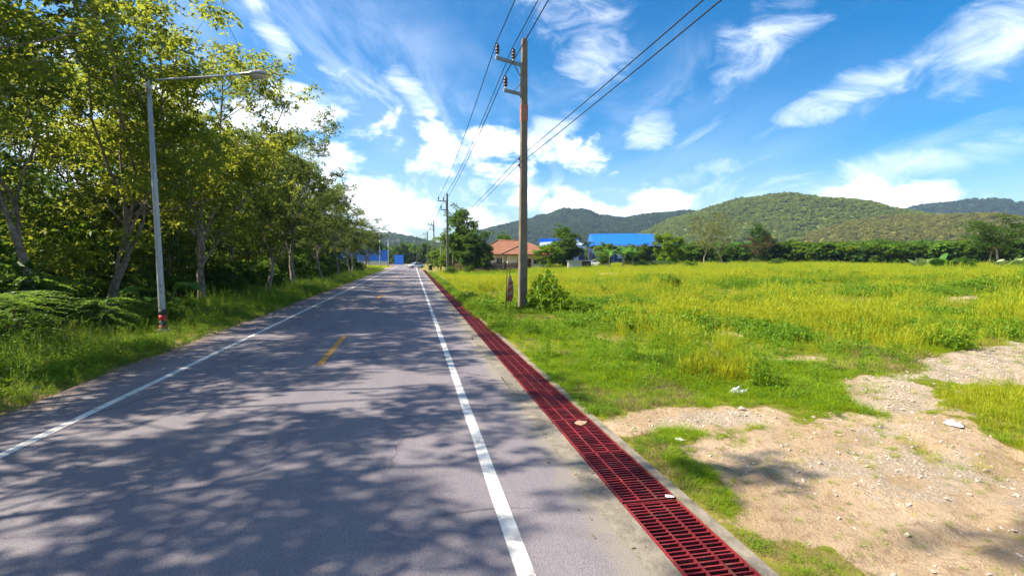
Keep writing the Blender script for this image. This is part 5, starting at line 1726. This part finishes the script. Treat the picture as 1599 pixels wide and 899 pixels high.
def palm(x, y, h, label, seed, nf=14, L=2.3, lm='leaf_mid'):
    r = np.random.default_rng(seed)
    t = thing('palm_tree', label, 'palm', (x, y, gz(x, y)), 0)
    MB().tube([(0, 0, -0.1), (0.1, 0.05, h * 0.5), (0.02, 0.1, h)], [0.2, 0.13, 0.12], 10).build('trunk', M['bark_tan'], t, True)
    for i in range(nf):
        a = i * 2.399 + r.normal(0, 0.1); e = r.uniform(0.1, 1.1)
        q = np.linspace(0, 1, 22)
        d = np.array([math.cos(a), math.sin(a)])
        ax = np.stack([d[0] * q * L * math.cos(e * 0.6), d[1] * q * L * math.cos(e * 0.6), h + L * (math.sin(e) * q - (0.75 + 0.4 * e) * q * q)], 1)
        Vs, Fs, o = [], [], 0
        for sg in (-1, 1):
            D = np.tile([-d[1] * sg, d[0] * sg, -0.35], (22, 1)) + np.array([d[0], d[1], 0]) * 0.5 + r.normal(0, 0.08, (22, 3))
            ll = L * 0.3 * np.sin(np.pi * np.clip(q * 0.9 + 0.1, 0, 1)) + 0.08
            v, f = leaves(ax, D, ll, 0.07, 0.25, r=r)
            Vs.append(v); Fs.append(f + o); o += len(v)
        fr = obj('frond', new_mesh('frond', np.concatenate(Vs), np.concatenate(Fs), M[lm]), t)
        MB().tube(list(map(tuple, ax[::5])), [0.03, 0.025, 0.02, 0.012, 0.008][:len(ax[::5])], 4).build('midrib', M['leaf_stalk'], fr)
    return t


palm(5.3, 100.5, 6.3, 'palm with drooping fronds behind the second utility pole', 3)
palm(7.2, 95.5, 4.2, 'shorter palm in front of the yellow-green tree by the road', 4)
palm(36.2, 76.5, 0.7, 'low stout palm bush right of the banana plants, left of two', 5, 30, 3.2, 'leaf_dark')
palm(39.4, 76.5, 0.8, 'low stout palm bush right of the banana plants, right of two', 6, 30, 3.4, 'leaf_dark')
for i, (x, y, s, lb) in enumerate([(30.4, 76.5, 1.0, 'banana plant with broad arching leaves before the warehouse, leftmost of three'), (32.2, 75.2, 1.12, 'tallest banana plant, middle of three before the warehouse'),
                                   (34.0, 75.8, 0.95, 'banana plant before the warehouse, rightmost of three')]):
    leafy_plant('banana_plant', lb, 'banana plant', x, y, 11, 0.5, 2.5, 0.62, 0.6, 'big_leaf', 40 + i, 'banana plants before the warehouse', stem=1.7, el=(0.5, 1.25), sc=s)
for i, (x, y, s, lb) in enumerate([(58.2, 49.8, 1.0, 'big pale-leaved taro clump at the right of the field, leftmost'), (60.6, 49.6, 1.1, 'big-leaved taro clump at the right of the field, second from the left'), (67.2, 47.9, 0.9, 'pale-leaved taro at the right frame side, third from the left'),
                                   (69.6, 47.6, 1.0, 'pale-leaved taro at the right frame side, rightmost')]):
    leafy_plant('taro_plant', lb, 'plant', x, y, 9, 1.3, 1.7, 1.35, 0.25, 'big_leaf_pale' if i != 1 else 'big_leaf', 60 + i, 'taro clumps at the edge of the field', el=(0.75, 1.4), sc=s * 0.72, tilt=0.8)
shrub('mid', 64.0, 49.5, (1.6, 1.6, 1.2), 'dark green bush between the taro clumps at the right', rz=1.0, name='bush', cat='bush')
shrub('bright', 41.6, 72.0, (1.4, 1.4, 1.2), 'light green bush at the far edge of the field before the palm bushes', rz=2.0, name='bush', cat='bush')
shrub('mid', 57.0, 72.0, (1.6, 1.6, 1.1), 'green bush at the far field edge right of the tan-barked pair', rz=2.0, name='bush', cat='bush')

# plantation belt behind the field on the right
BELT = [clump_leaves(81, 60, 1.0, 0.42, 0.24, 'leaf_mid', 'bl0', 0.8), clump_leaves(82, 60, 1.0, 0.42, 0.24, 'leaf_dark', 'bl1', 0.8), clump_leaves(83, 60, 1.0, 0.4, 0.22, 'leaf_bright', 'bl2', 0.7)]
r = np.random.default_rng(83)
A, B = np.array([58.0, 108.0]), np.array([142.0, 58.0])
ax_ = (B - A); Lb = np.linalg.norm(ax_); ax_ /= Lb; nr = np.array([-ax_[1], ax_[0]])
N = 2300
s, d = r.uniform(0, Lb, N), r.random(N) ** 1.3 * 46
P2 = A + np.outer(s, ax_) + np.outer(d, nr)
top = 3.0 + 1.7 * fbm(P2[:, 0] * 0.09, P2[:, 1] * 0.09, 9, 3) + d * 0.02
zz = ground_z(P2[:, 0], P2[:, 1]) + top * (1 - r.random(N) ** 2 * 0.8)
sc = r.uniform(1.2, 2.2, N)
scatter('plantation_belt', np.stack([P2[:, 0], P2[:, 1], zz], 1), np.stack([r.uniform(-.3, .3, N), r.uniform(-.3, .3, N), r.uniform(0, 6.28, N)], 1), np.stack([sc, sc, sc * 0.62], 1),
        r.choice([0, 0, 1, 1, 2], N), BELT, 'dark green belt of low plantation trees between the field and the hills', 'trees')
# the far tree line that closes the view under the hills
N = 900
a = np.where(r.random(N) < 0.5, r.uniform(R(-12), R(14), N), r.uniform(R(8), R(34), N)); dist = r.uniform(240, 330, N)
x, y = np.sin(a) * dist, np.cos(a) * dist
zz = r.random(N) ** 0.8 * 7
sc = r.uniform(2.5, 4.2, N)
scatter('far_tree_line', np.stack([x, y, zz], 1), np.stack([r.uniform(-.3, .3, N), r.uniform(-.3, .3, N), r.uniform(0, 6.28, N)], 1), np.stack([sc, sc, sc * 0.75], 1),
        r.choice([0, 1, 1, 2], N, p=[.35, .3, .25, .1]), BELT, 'far green tree line along the foot of the hills', 'trees')

# ------------------------------------------------------------------ hills
M['leaf_plant'] = leaf_mat('leaf_plant', (0.20, 0.195, 0.022), (0.23, 0.22, 0.026), (0.27, 0.25, 0.032), None, 0.35, (0.3, 0.3, 0.04))
HC = [clump_leaves(93, 75, 0.85, 0.40, 0.34, 'leaf_plant', 'hc2', 0.8), clump_leaves(91, 75, 0.85, 0.40, 0.34, 'leaf_hill', 'hc0', 0.8), clump_leaves(92, 75, 0.85, 0.40, 0.34, 'leaf_hill_far', 'hc1', 0.8)]
M['hill_soil'] = surf('hill_soil', (0.14, 0.15, 0.025), (0.11, 0.12, 0.02), 0.02, 0.95)
M['hill_soil_far'] = surf('hill_soil_far', (0.035, 0.055, 0.022), (0.025, 0.042, 0.02), 0.02, 0.95)


def hill(label, ridge, front_, back_, res, sp, seed, mat, kind, csize):
    """ridge: list of (x, y, z) along the crest; front_/back_: slope widths"""
    Rg = np.array(ridge, float)
    seglen = np.hypot(np.diff(Rg[:, 0]), np.diff(Rg[:, 1]))
    s = np.concatenate([[0], np.cumsum(seglen)])
    dx = Rg[-1, :2] - Rg[0, :2]; dx /= np.linalg.norm(dx)
    nrm = np.array([dx[1], -dx[0]])                 # towards the camera
    if np.dot(nrm, Rg[0, :2]) > 0:
        nrm = -nrm

    def surf_pt(ss, v):
        # v in -1..1: -1 front foot, 0 crest, 1 back foot
        cx, cy, cz = (np.interp(ss, s, Rg[:, i]) for i in range(3))
        wv = np.where(v < 0, front_, back_)
        off = -v * wv
        x, y = cx + nrm[0] * off, cy + nrm[1] * off
        p = np.cos(np.clip(np.abs(v), 0, 1) * math.pi / 2) ** 1.25
        spur = fbm(ss / 130.0, v * 1.1 + 5, seed, 4) - 0.5
        z = cz * p * (1 + 0.55 * spur * np.clip(np.abs(v) * 3, 0, 1)) - 4 * np.abs(v)
        z = z + (fbm(x / 40, y / 40, seed + 3, 4) - 0.5) * cz * 0.10 * p
        return x, y, z
    ns, nv = int(s[-1] / res), int((front_ + back_) / res)
    SS, VV = np.meshgrid(np.linspace(0, s[-1], ns), np.linspace(-1, 1, nv))
    X, Y, Z = surf_pt(SS, VV)
    I = np.arange(ns * nv).reshape(nv, ns)
    F = np.stack([I[:-1, :-1].ravel(), I[:-1, 1:].ravel(), I[1:, 1:].ravel(), I[1:, :-1].ravel()], 1)
    h = tag(obj('hill', new_mesh('hill', np.stack([X.ravel(), Y.ravel(), Z.ravel()], 1), F, M[mat], True)), kind='structure')
    r = np.random.default_rng(seed)
    area = s[-1] * front_ * 1.15
    n = int(area / (sp * sp))
    q = r.uniform(0, s[-1], n); v = r.uniform(-1, 0.15, n)
    x, y, z = surf_pt(q, v)
    k = (z > 2)
    x, y, z = x[k], y[k], z[k]
    n = len(x)
    sc = csize * r.uniform(0.55, 1.25, n) * (0.75 + 0.5 * fbm(x / 60, y / 60, seed + 9, 3))
    scatter('hill_forest', np.stack([x, y, z + sc * 0.35], 1), np.stack([r.uniform(-.4, .4, n), r.uniform(-.4, .4, n), r.uniform(0, 6.28, n)], 1), np.stack([sc, sc, sc], 1),
            np.full(n, kind + 1), HC, label, 'forest')
    return h


hill('dark bluish forest covering the middle hill behind the house and warehouse', [(-40, 1540, 8), (84, 1516, 30), (195, 1497, 80), (287, 1481, 99), (370, 1466, 119), (435, 1454, 138), (471, 1447, 140), (526, 1436, 122), (590, 1424, 108), (637, 1414, 120), (692, 1404, 123), (766, 1390, 128), (931, 1356, 103), (1080, 1330, 70)], 520, 260, 9, 8.0, 3, 'hill_soil_far', 1, 6.0)
hill('sunlit olive-green forest on the tall right hill', [(290, 863, 4), (315, 858, 10), (382, 847, 38), (448, 836, 70), (504, 826, 87), (559, 816, 102), (615, 806, 112), (670, 795, 106), (725, 784, 95), (802, 768, 77), (890, 749, 56), (989, 728, 30), (1100, 700, 12)], 330, 240, 6, 4.8, 5, 'hill_soil', 0, 3.6)
hill('olive plantation on the low rounded hill in front of the tall right hill', [(450, 577, 2), (467, 573, 8), (491, 570, 27), (523, 564, 42), (563, 557, 51), (603, 550, 55), (643, 542, 55), (683, 534, 53), (731, 525, 48), (794, 512, 44), (900, 490, 40)], 190, 160, 5, 3.8, 7, 'hill_soil', -1, 2.6)
hill('blue-green forest on the far hill at the right frame edge', [(1300, 1490, 60), (1473, 1457, 122), (1577, 1439, 154), (1661, 1424, 171), (1745, 1408, 182), (1828, 1392, 175), (1911, 1375, 167), (1993, 1360, 180), (2162, 1327, 178), (2400, 1290, 150)], 500, 260, 12, 12.5, 9, 'hill_soil_far', 1, 9.0)
hill('forest on the low distant hill beyond the end of the road', [(-420, 1300, 30), (-300, 1280, 60), (-184, 1261, 52), (-95, 1245, 50), (-48, 1236, 52), (-7, 1228, 45), (38, 1219, 36), (82, 1210, 25), (160, 1195, 10)], 320, 200, 9, 10.0, 11, 'hill_soil_far', 1, 8.0)

# ------------------------------------------------------------------ the air between here and the hills
hz = MB().box(-3600, 3600, -2100, 4100, -6.0, 235.0).build('haze', None)
hm = bpy.data.materials.new('haze_air')
hm.use_nodes = True
w = NT(hm.node_tree)
o_ = w.n('ShaderNodeOutputMaterial')
pv_ = w.n('ShaderNodeVolumePrincipled')
pv_.inputs['Color'].default_value = (0.50, 0.72, 1.0, 1)
pv_.inputs['Density'].default_value = 0.00016
pv_.inputs['Anisotropy'].default_value = 0.2
w.link(pv_.outputs[0], o_.inputs['Volume'])
hz.data.materials.append(hm)
tag(hz, kind='stuff')
S.cycles.volume_bounces = 0
